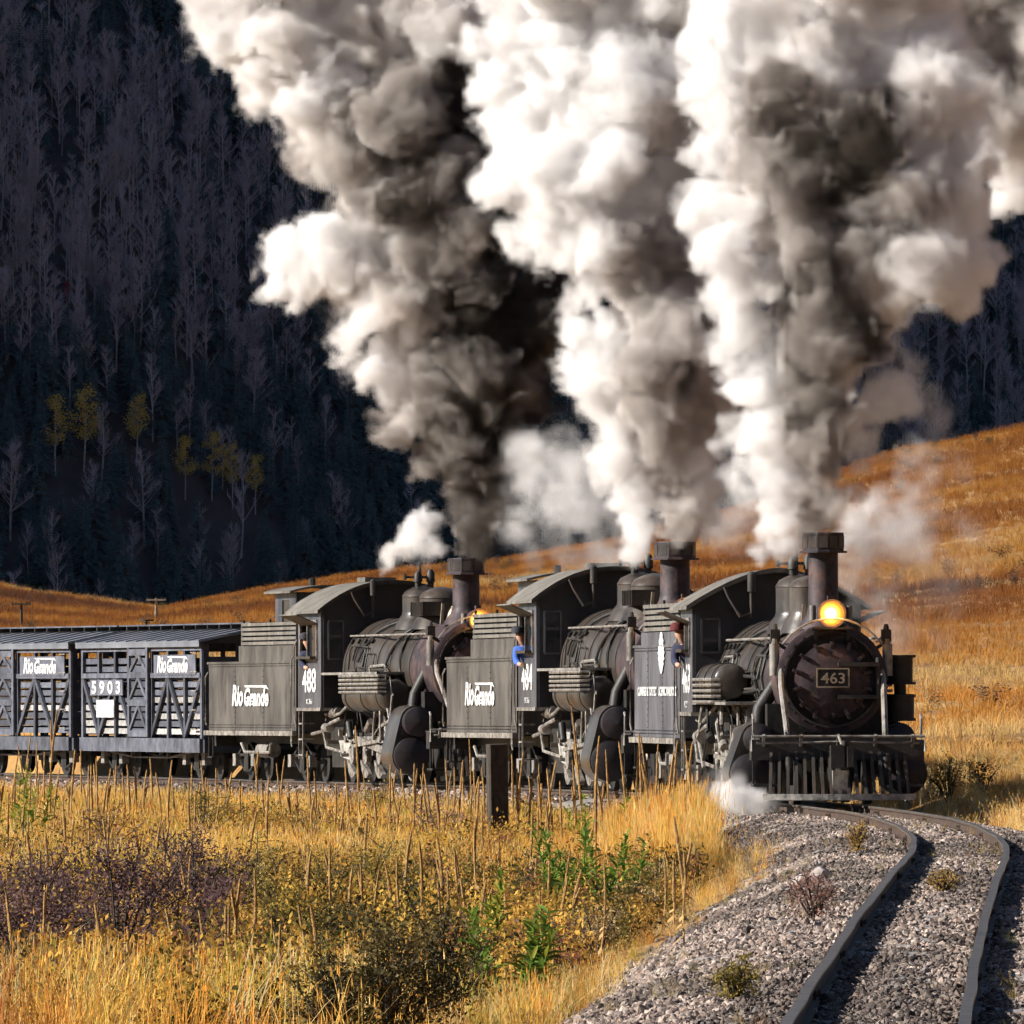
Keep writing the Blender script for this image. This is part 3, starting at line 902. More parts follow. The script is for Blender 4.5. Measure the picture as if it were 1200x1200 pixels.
        for k in range(4):
            x0 = -pr.uniform(q['cyl'][0] + 1.2, cf)
            MB().cyl((x0, s * 1.15, pr.uniform(.8, zr - .4)), (x0 - pr.uniform(.15, .4), s * 1.15, pr.uniform(.8, zr - .4)), pr.uniform(.06, .12), n=10).build('valve_body', pr.choice((M_STEEL, M_DARK)), root)
        # handrail along the boiler
        hy, hz_ = s * (rf + .06) * math.cos(R(38)), bc + (rf + .06) * math.sin(R(38))
        b = MB().tube([(-sf - .2, hy, hz_), (-cf + .05, hy, hz_)], .02)
        for x in np.linspace(sf + .4, cf - .3, 6):
            b.bar((-x, hy, hz_), (-x, hy * .9, hz_ - .06), .03)
        b.build('handrail', M_PIPE, root)
        # brace from smokebox to pilot deck
        b = MB().tube([(-sf - .05, s * rs * .93, bc + rs * .25), (-sf + .1, s * (rs * .95), bc - .1), (-.62, s * .72, .98)], .045, 8)
        b.cyl((-sf - .1, s * (rs + .04), bc + .05), (-sf - .1, s * (rs + .04), bc + .52), .075, n=10).cyl((-sf - .1, s * (rs + .04), bc + .52), (-sf - .1, s * (rs + .04), bc + .6), .045, n=8)
        b.build('smokebox_brace', M_PIPE, root)
        # --- cylinders
        cx, yc, vz, cz, vr, crd = q['cyl']
        ln = 1.0
        yv = s * (yc - .10)
        pol = hull2((yv, vz), vr + .05, (s * yc, cz), crd + .05)
        pol = hull2((s * .55, vz - .1), .12, (s * .55, cz + .1), .12)[:0] + pol
        blk = MB().prism(pol, -cx - ln / 2, -cx + ln / 2, 'yz').build('cylinder_block', M_BOILER, root, True, 45)
        MB().lathe([(ln / 2 + .003, crd + .03), (ln / 2 + .09, crd + .03), (ln / 2 + .12, crd * .92), (ln / 2 + .16, crd * .4), (ln / 2 + .165, 0)], (-cx, s * yc, cz), 'x', 28).build('cylinder_head', M_HEAD_SHADE, blk)
        MB().lathe([(ln / 2 + .003, vr + .02), (ln / 2 + .22, vr + .02), (ln / 2 + .25, vr * .8), (ln / 2 + .28, vr * .35), (ln / 2 + .30, 0)], (-cx, yv, vz), 'x', 24).build('valve_head', M_HEAD_SHADE, blk)
        MB().box((-cx, s * .62, (vz + bc - rs * .5) / 2), (.8, .55, .55)).build('cylinder_saddle', M_DARK, root)
        MB().tube([(-cx, s * (yc - .15), vz + vr), (-cx - .02, s * (yc - .2), vz + vr + .25), (-cx - .02, s * rs * .85, bc + .0)], .11, 10).build('steam_pipe', M_DARK, root)
        # drain cocks
        MB().tube([(-cx + .3, s * yc, cz - crd), (-cx + .42, s * yc, cz - crd - .12), (-cx + .7, s * (yc + .02), cz - crd - .16)], .02).build('drain_cock', M_PIPE, blk)
        # --- frame, wheels and rods
        fr = MB().box((-(cx + .6 + cr) / 2, s * .76, .72), (cr - cx - .6, .08, .42))
        fr.box((-(q['dr'][-1] + .6 + cr) / 2, s * .78, .95), (cr - q['dr'][-1] - .6, .08, .5))
        fr.build('frame_plate', M_DARK, root)
        for x in q['dr']:
            w = link('driving_wheel', WHEEL_DRIVE, root)
            w.location = (-x, s * .53, .56)
            ang = R(70 if s < 0 else -20)
            b = MB().lathe([(-.05, .20), (.05, .20)], (-x, s * .93, .56), 'y', 16)
            pol = [(-x + .5 * math.cos(t_) * .92, .56 + .5 * math.sin(t_) * .92) for t_ in np.linspace(ang + R(125), ang + R(235), 9)]
            b.prism(pol, s * .89, s * .97, 'xz')
            b.bar((-x, s * .93, .56), (-x + .28 * math.cos(ang), s * .93, .56 + .28 * math.sin(ang)), .08, .24)
            b.cyl((-x + .28 * math.cos(ang), s * .9, .56 + .28 * math.sin(ang)), (-x + .28 * math.cos(ang), s * 1.12, .56 + .28 * math.sin(ang)), .065, n=10)
            b.build('crank', M_STEEL, root)
        ox, oz = .28 * math.cos(R(70 if s < 0 else -20)), .28 * math.sin(R(70 if s < 0 else -20))
        MB().bar((-q['dr'][0] + ox + .12, s * 1.04, .56 + oz), (-q['dr'][-1] + ox - .12, s * 1.04, .56 + oz), .05, .12).build('side_rod', M_STEEL, root)
        xh = -cx - ln / 2 - .55
        MB().bar((xh, s * 1.13, cz), (-q['dr'][2] + ox, s * 1.13, .56 + oz), .05, .13).build('main_rod', M_STEEL, root)
        b = MB().bar((-cx - ln / 2, s * 1.10, cz + .14), (-cx - ln / 2 - 1.25, s * 1.10, cz + .14), .07, .06).bar((-cx - ln / 2, s * 1.10, cz - .14), (-cx - ln / 2 - 1.25, s * 1.10, cz - .14), .07, .06)
        b.box((xh, s * 1.10, cz), (.34, .13, .3)).cyl((xh, s * 1.1, cz), (-cx - ln / 2, s * 1.1, cz), .035, n=8)
        b.bar((-cx - ln / 2 - 1.2, s * 1.05, cz - .2), (-cx - ln / 2 - 1.2, s * .95, zr - .1), .12, .08)
        b.build('crosshead_guide', M_STEEL, root)
        b = MB().bar((xh + .05, s * 1.2, cz - .15), (xh - .02, s * 1.2, vz + .02), .035, .06)
        b.bar((xh - .02, s * 1.2, vz), (-cx - ln / 2, s * (yc - .1), vz), .035, .05)
        b.bar((xh - .02, s * 1.2, vz + .04), (-cx - ln / 2 - 1.6, s * 1.16, vz - .08), .04, .06)
        b.bar((-cx - ln / 2 - 1.6, s * 1.16, vz - .35), (-cx - ln / 2 - 1.62, s * 1.16, vz + .2), .07, .10)
        b.bar((-cx - ln / 2 - 1.6, s * 1.18, vz - .35), (-q['dr'][2] + ox * .3, s * 1.22, .7), .04, .06)
        b.build('valve_gear', M_STEEL, root)
        b = MB()
        for x in (q['dr'][1], q['dr'][2], q['dr'][3]):
            b.bar((-x + .5, s * .86, .9), (-x - .5, s * .86, .9), .05, .1)
            b.box((-x, s * .85, .56), (.28, .09, .36))
        b.build('spring_gear', M_DARK, root)
        for x in (q['lead'], q['trail']):
            w = link('truck_wheel', WHEEL_SMALL, root)
            w.location = (-x, s * .53, .37)
        MB().box((-q['trail'], s * .8, .42), (1.3, .09, .26)).build('truck_frame', M_DARK, root)
        # ash pan and injector piping below the cab
        MB().prism([(-cf + .9, 1.0), (-cf - .6, 1.0), (-cf - .35, .5), (-cf + .55, .42)], s * .45, s * .92, 'xz').build('ash_pan', M_ASH, root)
        b = MB().tube([(-cf + .6, s * 1.12, zf - .2), (-cf + .1, s * 1.22, zf - .3), (-cf - .7, s * 1.2, zf - .45), (-cr + .1, s * 1.12, zf - .5)], .035, 7)
        b.tube([(-cf + 1.2, s * 1.05, zf + .1), (-cf + 1.0, s * 1.2, zf - .1), (-cf + .2, s * 1.16, zf - .15), (-cf - .4, s * 1.2, zf - .12)], .03, 7)
        b.tube([(-cf - .5, s * 1.15, zf - .12), (-cf - .62, s * 1.2, zf - .4), (-cf - .3, s * 1.2, zf - .75), (-cf + .4, s * 1.0, zf - .85)], .03, 7)
        b.cyl((-cf - .05, s * 1.18, zf - .38), (-cf - .5, s * 1.18, zf - .38), .09, n=10)
        b.build('injector_piping', M_STEEL, root)
        b = MB()
        for k in range(3):
            b.box((-cr + .2, s * (hw - .12), zf - .3 - .3 * k), (.36, .24, .03))
        b.box((-cr + .38, s * (hw - .02), zf - .5), (.03, .03, .95)).box((-cr + .02, s * (hw - .02), zf - .5), (.03, .03, .95))
        b.build('cab_step', M_PIPE, root)
    # air pumps beside the smokebox, on the far side
    for xo in ((.7, 1.35) if k36 else (.75,)):
        b = MB()
        px_ = -sf - xo
        y = rs + .30
        for (za, zb, r_) in ((bc - .62, bc - .22, .21), (bc - .22, bc - .08, .09), (bc - .08, bc + .36, .19)):
            b.cyl((px_, y, za), (px_, y, zb), r_, n=18)
        for zz in (bc - .6, bc - .25, bc - .06, bc + .34):
            b.cyl((px_, y, zz - .02), (px_, y, zz + .02), .235, n=18)
        b.build('air_pump', M_DARK, root)
    # --- pilot
    pil = link('pilot', None, root)
    MB().box((-.62, 0, .82), (.30, 2.55, .30)).build('buffer_beam', M_DARK, pil)
    MB().box((-.95, 0, .985), (.9, 2.3, .03)).build('pilot_deck', M_DARK, pil)
    for k in range(17):
        y = -1.02 + 2.04 * k / 16
        push = .34 * (1 - (abs(y) / 1.15) ** 2)
        MB().bar((-.50, y * .96, .80), (-.12 + push * .6 - .2, y, .16), .045, .05).build('pilot_bar', M_BLACK, pil)
    pts = [(-.30 + .34 * (1 - (abs(y) / 1.15) ** 2) * .6, y, .13) for y in np.linspace(-1.12, 1.12, 13)]
    b = MB()
    for a_, c_ in zip(pts[:-1], pts[1:]):
        b.bar(a_, c_, .05, .09)
    b.build('pilot_foot', M_ASH if not k36 else M_DARK, pil)
    b = MB().box((-.28, 0, .76), (.55, .22, .22)).box((-.02, -.06, .72), (.20, .20, .34)).box((.02, .12, .72), (.26, .09, .30))
    b.cyl((-.05, .06, .52), (-.05, .06, .95), .05, n=10)
    b.build('coupler', M_DARK, pil)
    b = MB().tube([(-.40, -1.28, .80), (-.40, -1.28, 1.02), (-.38, 1.28, 1.02), (-.38, 1.28, .80)], .022)
    b.tube([(-.44, -1.2, .92), (-.38, 0, .94), (-.44, 1.2, .92)], .02)
    for y in (-1.1, -.55, 0, .55, 1.1):
        b.bar((-.47, y, .88), (-.38, y, 1.04), .04, .05)
    b.tube([(-.38, 0, 1.02), (-.22, 0, .98), (-.12, .02, .9)], .02)
    b.build('uncoupling_lever', M_PIPE, pil)
    for s in (-1, 1):
        MB().tube([(-.55, s * 1.24, .95), (-.55, s * 1.24, 1.28), (-.62, s * 1.24, 1.34)], .02).build('flag_holder', M_PIPE, pil)
        b = MB().box((-.55, s * 1.08, .30), (.42, .36, .04)).box((-.55, s * 1.24, .52), (.05, .03, .46)).box((-.55, s * .92, .52), (.05, .03, .46))
        b.build('pilot_step', M_DARK, pil)
        MB().cyl((-.42, s * .72, .30), (-.42, s * .72, .72), .06, n=10).build('air_hose', M_DARK, pil)
    if not k36:
        MB().box((-.2, 0, .30), (.10, .22, .44)).build('spare_link', M_PIPE, pil)
    return root

K27 = dict(k36=False, bc=1.86, sf=1.3, sr=3.3, cf=9.2, cr=11.1, rs=.80, rb=.76, rf=.93, num='463', sub='K27', hz=2.83, hr=.20, zt=4.04, stack=2.45, rk=.225, rc=.315,
           sand=4.1, steam=5.7, rdome=.335, ztd=3.42, chw=1.31, ze=3.02, zf=1.36, rise=.52, zr=1.50, yo=1.32, tank=(5.6, 8.4, .27),
           cyl=(2.3, 1.16, .98, .46, .19, .27), dr=(4.3, 5.45, 6.6, 7.75), lead=1.35, trail=9.7)
K36 = dict(k36=True, bc=2.14, sf=2.0, sr=4.0, cf=9.5, cr=11.6, rs=.86, rb=.84, rf=.97, num='488', sub='K36', hz=3.02, hr=.20, zt=4.16, stack=3.1, rk=.25, rc=.345,
           sand=5.2, steam=6.7, rdome=.40, ztd=3.66, chw=1.37, ze=3.28, zf=1.42, rise=.50, zr=2.06, yo=1.36, tank=(4.3, 7.6, .30),
           cyl=(3.0, 1.18, 1.16, .54, .25, .30), dr=(5.0, 6.2, 7.4, 8.6), lead=1.9, trail=10.3)

loco1 = make_locomotive(K27, 'leading black steam locomotive with number 463 on its round smokebox front')
place(loco1, 0.0, 3.0, 9.2)
loco2 = make_locomotive(dict(K36, num='484'), 'second steam locomotive, in the middle, half hidden by the blue-grey tender')
place(loco2, 18.5, 3.5, 9.5)
loco3 = make_locomotive(K36, 'third steam locomotive, nearest the stock cars, under the darkest smoke')
place(loco3, 39.3, 3.5, 9.5)

def make_truck(parent, x, wb=1.5):
    tr = link('truck', None, parent)
    tr.location = (x, 0, 0)
    for dx in (-wb / 2, wb / 2):
        for s in (-1, 1):
            w = link('wheel', WHEEL_SMALL, tr)
            w.location = (dx, s * .53, .37)
    for s in (-1, 1):
        b = MB()
        y = s * .80
        for (p0, p1, hh) in (((-wb / 2 - .15, .50), (wb / 2 + .15, .50), .05), ((-wb / 2, .50), (-.25, .72), .05), ((-.25, .72), (.25, .72), .05), ((.25, .72), (wb / 2, .50), .05), ((-wb / 2, .45), (-.25, .20), .05), ((-.25, .20), (.25, .20), .05), ((.25, .20), (wb / 2, .45), .05)):
            b.bar((p0[0], y, p0[1]), (p1[0], y, p1[1]), .08, hh)
        b.box((0, y, .46), (.34, .12, .5))
        b.build('side_frame', M_DARK, tr)
        for dx in (-wb / 2, wb / 2):
            MB().box((dx, y + s * .05, .40), (.24, .14, .24)).build('axle_box', M_PIPE, tr)
    MB().box((0, 0, .5), (.3, 1.7, .2)).build('bolster', M_DARK, tr)
    return tr

def make_tender(q, label):
    root = tag(link('tender', None), label, 'tender')
    L, hw, z0, z1, z2, xs_ = q['L'], q['hw'], q['z0'], q['z1'], q['z2'], q['step']
    m = q['mat']
    # tank: low at the rear, raised coal bunker in front
    b = MB()
    r_ = .12
    low = [(0, -hw), (0, hw), (-L + r_, hw), (-L + r_ * .3, hw - r_ * .3), (-L, hw - r_), (-L, -hw + r_), (-L + r_ * .3, -hw + r_ * .3), (-L + r_, -hw)]
    b.prism(low, z0, z1, 'xy')
    tank = b.build('tank', m, root)
    for s in (-1, 1):
        MB().box((-xs_ / 2, s * (hw - .025), (z1 + z2) / 2 + .002), (xs_, .05, z2 - z1)).build('bunker_side', m, root)
        for x in (-L * .36, -L * .68):
            MB().box((x, s * (hw + .003), (z0 + z1) / 2), (.09, .008, z1 - z0 - .02)).build('seam_strip', m, tank)
        MB().box((-L / 2, s * (hw + .008), z1 - .02), (L - .1, .03, .045)).build('top_moulding', m, tank)
        MB().box((-L / 2, s * (hw + .03), z0 - .05), (L, .10, .09)).build('side_sill', M_STEEL, root)
        # slatted coal boards
        for k in range(5):
            z = z2 + .05 + k * .092
            sl_ = MB().box((-xs_ / 2 + .05, s * (hw - .03), z), (xs_ - .2, .035, .06)).build('coal_board', M_ROOFCAB, root)
        for x in (-.15, -xs_ / 2, -xs_ + .15):
            MB().box((x, s * (hw - .065), z2 + .2), (.07, .035, .62)).build('board_post', M_DARK, root)
        MB().tube([(-L + .12, s * (hw + .05), z0 + .1), (-L + .12, s * (hw + .07), z0 + .2), (-L + .12, s * (hw + .07), z1 - .3), (-L + .12, s * (hw + .02), z1 - .2)], .018).build('grab_iron', M_STEEL, root)
        MB().tube([(-.12, s * (hw + .05), z0 - .3), (-.12, s * (hw + .07), z0 - .2), (-.12, s * (hw + .07), z1), (-.12, s * (hw + .02), z1 + .1)], .018).build('grab_iron', M_STEEL, root)
        b = MB().box((-L + .25, s * (hw - .1), .45), (.36, .24, .03)).box((-L + .08, s * (hw - .02), .66), (.03, .03, .45)).box((-L + .42, s * (hw - .02), .66), (.03, .03, .45))
        b.build('step', M_DARK, root)
    b = MB()
    for s in (-1, 1):
        rows_ = [(x_, z_) for z_ in (z0 + .06, z0 + .11, z1 - .09) for x_ in np.arange(-L + .1, -.1, .11)] + [(x_, z_) for x_ in (-L * .36 - .03, -L * .36 + .03, -L * .68 - .03, -L * .68 + .03) for z_ in np.arange(z0 + .15, z1 - .1, .10)]
        for x_, z_ in rows_:
            b.cyl((x_, s * (hw - .004), z_), (x_, s * (hw + .016), z_), .016, .008, 5)
    b.build('rivets', m, tank)['kind'] = 'stuff'
    MB().box((-xs_ + .03, 0, (z1 + z2) / 2 + .2), (.05, 2 * hw - .1, z2 - z1 + .5)).build('bunker_rear', m, root)
    # coal
    nx, ny = 22, 12
    vs, fs = [], []
    for i in range(nx):
        for j in range(ny):
            f_, g_ = i / (nx - 1), j / (ny - 1)
            vs.append((-.1 - f_ * (xs_ - .2), (g_ - .5) * 2 * (hw - .08), z2 + .05 + .42 * math.sin(math.pi * g_) ** .7 * (0.35 + .65 * math.sin(math.pi * min(1, f_ * 1.1 + .05))) + random.uniform(-.05, .05)))
    for i in range(nx - 1):
        for j in range(ny - 1):
            fs.append((i * ny + j, i * ny + j + 1, (i + 1) * ny + j + 1, (i + 1) * ny + j))
    tag(MB().add(vs, fs).build('coal_load', M_COAL, root, False), None, None, None, 'stuff')
    # underframe
    MB().box((-L / 2, 0, z0 - .16), (L - .1, 1.5, .20)).build('underframe', M_DARK, root)
    MB().box((-L - .02, 0, .80), (.16, 2.3, .26)).build('end_beam', M_DARK, root)
    b = MB().box((-L - .3, 0, .76), (.5, .2, .2)).box((-L - .58, .05, .74), (.16, .22, .3))
    b.build('coupler', M_DARK, root)
    MB().cyl((-L + .9, 0, z1), (-L + .9, 0, z1 + .16), .32, n=18).build('water_hatch', m, root)
    for k in range(4):
        MB().bar((-L - .07, -.95, z0 + .1 + k * .33), (-L - .07, -.6, z0 + .1 + k * .33), .025).build('ladder_rung', M_STEEL, root)
    for x in (-1.35, -L + 1.35):
        make_truck(root, x)
    b = MB().tube([(-2.4, -hw + .1, z0 - .25), (-2.6, -hw + .12, z0 - .42), (-L + 2.6, -hw + .12, z0 - .42), (-L + 2.4, -hw + .1, z0 - .25)], .03)
    b.cyl((-L / 2 - .5, -hw + .35, z0 - .38), (-L / 2 + .4, -hw + .35, z0 - .38), .15, n=14)
    b.build('brake_rigging', M_PIPE, root)
    if q.get('doghouse'):
        dx0, dx1, dy0, dy1 = -L + .9, -L + 2.6, -.15, 1.15
        zt = q['dog']
        d = link('doghouse', None, root)
        def post(x0, x1, y0, y1, za, zb, name='wall_panel', mt=M_CAB):
            return MB().box(((x0 + x1) / 2, (y0 + y1) / 2, (za + zb) / 2), (abs(x1 - x0), abs(y1 - y0), zb - za)).build(name, mt, d)
        zb = z1 + .004
        wz0, wz1 = zt - .75, zt - .15
        for (xa, xb_) in ((dx0, dx0 + .05), (dx1 - .05, dx1)):
            post(xa, xb_, dy0, dy1, zb, wz0)
            post(xa, xb_, dy0, dy1, wz1, zt)
            post(xa, xb_, dy0, dy0 + .3, wz0, wz1)
            post(xa, xb_, dy1 - .3, dy1, wz0, wz1)
            post(xa + .02, xb_ - .02, dy0 + .3, dy1 - .3, wz0, wz1, 'window_pane', M_GLASS)
        for (ya, yb) in ((dy0, dy0 + .05), (dy1 - .05, dy1)):
            post(dx0 + .05, dx1 - .05, ya, yb, zb, wz0)
            post(dx0 + .05, dx1 - .05, ya, yb, wz1, zt)
            post(dx0 + .05, dx0 + .55, ya, yb, wz0, wz1)
            post(dx1 - .55, dx1 - .05, ya, yb, wz0, wz1)
            post(dx0 + .55, dx1 - .55, ya + .02, yb - .02, wz0, wz1, 'window_pane', M_GLASS)
        yy = np.linspace(dy0 - .18, dy1 + .18, 11)
        mid, half = (dy0 + dy1) / 2, (dy1 - dy0) / 2 + .18
        top = [(y, zt + .02 + .12 * (1 - ((y - mid) / half) ** 2)) for y in yy]
        rf_ = MB().prism(top + [(y, z - .04) for y, z in top[::-1]], dx0 - .2, dx1 + .2, 'yz').build('doghouse_roof', M_ROOFCAB, d)
        MB().cyl((dx0 + .4, mid, zt + .1), (dx0 + .4, mid, zt + .28), .07, n=8).build('stove_pipe', M_DARK, rf_)
    return root

def flying_letters(parent, x, y, z, w, h):
    """two words in slanted white speed lettering with a bar over the second"""
    o = link('lettering', text_mesh('Rio', w * .30, h, M_WHITE, .22, .035), parent)
    o.location = (x - w * .34, y, z)
    o = link('lettering', text_mesh('Grande', w * .66, h * .86, M_WHITE, .22, .035), parent)
    o.location = (x + w * .17, y, z - h * .07)
    MB().prism([(x - w * .16, z + h * .47), (x + w * .44, z + h * .47), (x + w * .50, z + h * .27), (x + w * .40, z + h * .36), (x - w * .12, z + h * .38)], y - .003, y + .003).build('lettering_bar', M_WHITE, parent)
    for k in range(3):
        MB().box((x - w * .02 + k * w * .02, y, z - h * (.12 + .14 * k)), (w * .26, .006, h * .05)).build('lettering_speed_line', M_WHITE, parent)

TK36 = dict(L=7.2, hw=1.31, z0=.98, z1=2.32, z2=2.62, step=4.6, mat=M_TENDER, doghouse=True, dog=3.68)
tender1 = make_tender(dict(L=6.0, hw=1.27, z0=.95, z1=2.42, z2=2.62, step=5.0, mat=M_TENDER_BLUE), 'blue-grey tender with white text band, behind the leading locomotive')
place(tender1, 11.5, 1.35, 4.65)
tender2 = make_tender(TK36, 'grey lettered tender of the middle locomotive, in front of the dark smoke')
place(tender2, 30.6, 1.35, 5.85)
tender3 = make_tender(TK36, 'brownish grey lettered tender coupled to the first stock car')
place(tender3, 51.3, 1.35, 5.85)
for td in (tender2, tender3):
    flying_letters(td, -3.6, -1.31 - .02, 1.66, 3.0, .42)
y = -1.27 - .02
number_on(tender1, 'CUMBRES & TOLTEC', -4.05, y, 1.68, 2.45, .15, 'lettering', bold=0.03)
number_on(tender1, 'SCENIC RAILROAD', -1.35, y, 1.68, 2.35, .15, 'lettering', bold=0.03)
pol = []
for k in range(15):
    f_ = k / 14
    pol.append((-2.2 + (.10 + .34 * math.sin(math.pi * f_)) * (1 if k % 2 else .72), 2.62 - .66 * f_))
for k in range(15):
    f_ = 1 - k / 14
    pol.append((-2.2 - (.10 + .34 * math.sin(math.pi * f_)) * (1 if k % 2 else .72), 2.62 - .66 * f_))
MB().prism(pol, y - .003, y + .003).build('emblem', M_WHITE, tender1)

# ------------------------------------------------------------------ stock cars
def make_stock_car(label, seed):
    root = tag(link('stock_car', None), label, 'stock car', 'stock cars behind the locomotives')
    rr = random.Random(seed)
    L, hw, z0, ze, zr = 9.1, 1.14, .80, 2.70, 2.97
    MB().box((-L / 2, 0, z0 - .04), (L, 2 * hw - .1, .08)).build('floor', M_CARDARK, root)
    for s in (-1, 1):
        MB().box((-L / 2, s * (hw + .02), z0 - .13), (L, .10, .28)).build('side_sill', M_CAR, root)
        MB().box((-L / 2, s * (hw - .002), ze - .06), (L - .02, .07, .16)).build('top_plate', M_CAR, root)
    slat = {}
    rows = np.arange(z0 + .14, ze - .18, .158)
    door0, door1 = -3.75, -5.25
    for s in (-1, 1):
        for xa, xb in ((-.05, door0), (door1, -L + .05)):
            for z in rows:
                k = round(abs(xb - xa), 3)
                if k not in slat:
                    slat[k] = MB().box((0, 0, 0), (k, .028, .112)).mesh('slat', M_CAR)
                    slat[(k, 1)] = MB().box((0, 0, 0), (k, .028, .112)).mesh('slat', M_CARIN)
                    slat[(k, 2)] = MB().box((0, 0, 0), (k, .028, .152)).mesh('slat', M_CARDARK)
                o = link('slat', slat[(k, 2)] if s > 0 else slat[(k, 1)] if z < z0 + .85 and rr.random() < .45 else slat[k], root)
                o.location = ((xa + xb) / 2, s * (hw - .055), z + rr.uniform(-.008, .008))
                o.rotation_euler = (rr.uniform(-.06, .06), rr.uniform(-.002, .002), 0)
            # posts and diagonal braces outside the slats
            n = 4
            for k in range(n):
                x = xa + (xb - xa) * k / (n - 1)
                MB().box((x, s * (hw - .008), (z0 + ze) / 2), (.13, .065, ze - z0)).build('post', M_CAR if k in (0, n - 1) else M_CARDARK, root)
            for k in range(n - 1):
                x0, x1 = xa + (xb - xa) * k / (n - 1), xa + (xb - xa) * (k + 1) / (n - 1)
                up = (k + (xa < -4)) % 2
                MB().bar((x0 + .0, s * (hw + .006), z0 + (.05 if up else 1.25)), (x1, s * (hw + .006), z0 + (1.25 if up else .05)), .05, .11).build('diagonal_brace', M_CARDARK, root)
            MB().box(((xa + xb) / 2, s * (hw + .03), z0 + 1.27), (abs(xb - xa), .03, .10)).build('side_rail', M_CAR, root)
        # door
        d = link('door', None, root)
        y = s * (hw + .05)
        for z in rows:
            MB().box(((door0 + door1) / 2, y, z), (1.5, .026, .125)).build('door_slat', M_CARDARK if s < 0 else M_CAR, d)
        for x in (door0 - .06, door1 + .06):
            MB().box((x, y + s * .035, (z0 + ze) / 2), (.14, .04, ze - z0 - .06)).build('door_stile', M_CAR, d)
        for z in (z0 + .10, z0 + .72, z0 + 1.28, ze - .16):
            MB().box(((door0 + door1) / 2, y + s * .036, z), (1.36, .042, .13)).build('door_rail', M_CAR, d)
        for za, zb in ((z0 + .16, z0 + .66), (z0 + .78, z0 + 1.22), (z0 + 1.34, ze - .22)):
            xm = (door0 + door1) / 2
            for xe in (door0 - .1, door1 + .1):
                MB().bar((xe, y + s * .034, za), (xm, y + s * .034, zb), .035, .08).build('door_brace', M_CAR, d)
        MB().box((-L / 2, s * (hw + .075), ze - .02), (5.2, .06, .07)).build('door_track', M_CARDARK, root)
        # letter boards
        if s < 0:
            pb = MB().box((-1.85, -hw - .052, z0 + 1.48), (3.1, .024, .40)).build('letter_board', M_CAR, root)
            flying_letters(pb, -2.0, -hw - .069, z0 + 1.49, 2.3, .34)
            pb = MB().box((-7.0, -hw - .057, z0 + 1.03), (2.5, .024, .32)).build('letter_board', M_CAR, root)
            number_on(pb, '5 9 0 3' if seed == 1 else '5 5 7 4', -7.0, -hw - .075, z0 + 1.03, 2.2, .27, 'lettering', bold=.03)
            pb = MB().box((-7.1, -hw - .057, z0 + .60), (1.35, .024, .36)).build('notice_board', M_NOTICE, root)
        for k in range(5):
            MB().bar((-.25, s * (hw + .06), z0 + .2 + k * .38), (-.65, s * (hw + .06), z0 + .2 + k * .38), .025).build('ladder_rung', M_STEEL, root)
    # ends
    for x in (-.02, -L + .02):
        for z in rows:
            MB().box((x, 0, z), (.03, 2 * hw - .2, .15)).build('end_slat', M_CARDARK, root)
        for y in (-hw + .06, -.4, .4, hw - .06):
            MB().box((x + (.03 if x > -1 else -.03), y, (z0 + ze) / 2 - .02), (.05, .12, ze - z0)).build('end_post', M_CARDARK, root)
        MB().prism([(-hw, ze), (hw, ze), (0, zr - .01)], x - .02, x + .02, 'yz').build('end_gable', M_CARDARK, root)
        b = MB().box((x + (.28 if x > -1 else -.28), 0, .70), (.5, .2, .2)).box((x + (.55 if x > -1 else -.55), .05, .68), (.16, .2, .3))
        b.build('coupler', M_DARK, root)
        MB().box((x + (.08 if x > -1 else -.08), 0, z0 - .14), (.14, 2 * hw, .26)).build('end_beam', M_CARDARK, root)
    b = MB().cyl((.12, .45, z0), (.12, .45, zr + .25), .02, n=6).lathe([(-.015, .16), (.015, .16)], (.12, .45, zr + .25), 'z', 16)
    b.build('brake_wheel', M_DARK, root)
    # roof
    for s in (-1, 1):
        pol = [(s * (hw + .12), ze + .015), (0, zr), (0, zr + .035), (s * (hw + .12), ze + .05)]
        rf_ = MB().prism(pol, .14, -L - .14, 'yz').build('roof_slope', M_CARROOF, root)
        sl_ = math.atan2(zr - ze, hw + .12)
        for k in range(13):
            x = .1 - (L + .2) * k / 12
            MB().bar((x, s * (hw + .12), ze + .058), (x, s * .05, zr + .038), .04, .03).build('roof_seam', M_CARROOF, rf_)
        MB().box((-L / 2, s * (hw + .10), ze - .02), (L + .26, .03, .09)).build('fascia', M_CARROOF, root)
    for y in (-.18, 0, .18):
        MB().box((-L / 2, y, zr + .13), (L + .7, .16, .03)).build('running_board', M_CAR, root)
    for k in range(11):
        MB().box((-.2 - (L - .4) * k / 10, 0, zr + .075), (.06, .5, .075)).build('board_bearer', M_DARK, root)
    for x in (-1.45, -L + 1.45):
        make_truck(root, x, 1.4)
    for s in (-1, 1):
        for yy in (.35, .95):
            b = MB().tube([(-.5, s * yy, z0 - .2), (-3.2, s * yy, .42), (-L + 3.2, s * yy, .42), (-L + .5, s * yy, z0 - .2)], .022)
            for x in (-3.2, -L + 3.2):
                b.bar((x, s * yy, z0 - .25), (x, s * yy, .43), .07)
            b.build('truss_rod', M_PIPE, root)
    MB().box((-L / 2, 0, z0 - .2), (L - .2, 1.2, .16)).build('centre_sill', M_DARK, root)
    return root
car1 = make_stock_car('slatted grey stock car with white letter boards, coupled behind the third tender', 1)
place(car1, 59.6, 1.45, 7.65)
car2 = make_stock_car('slatted grey stock car cut off by the left edge of the picture', 2)
place(car2, 69.55, 1.45, 7.65)

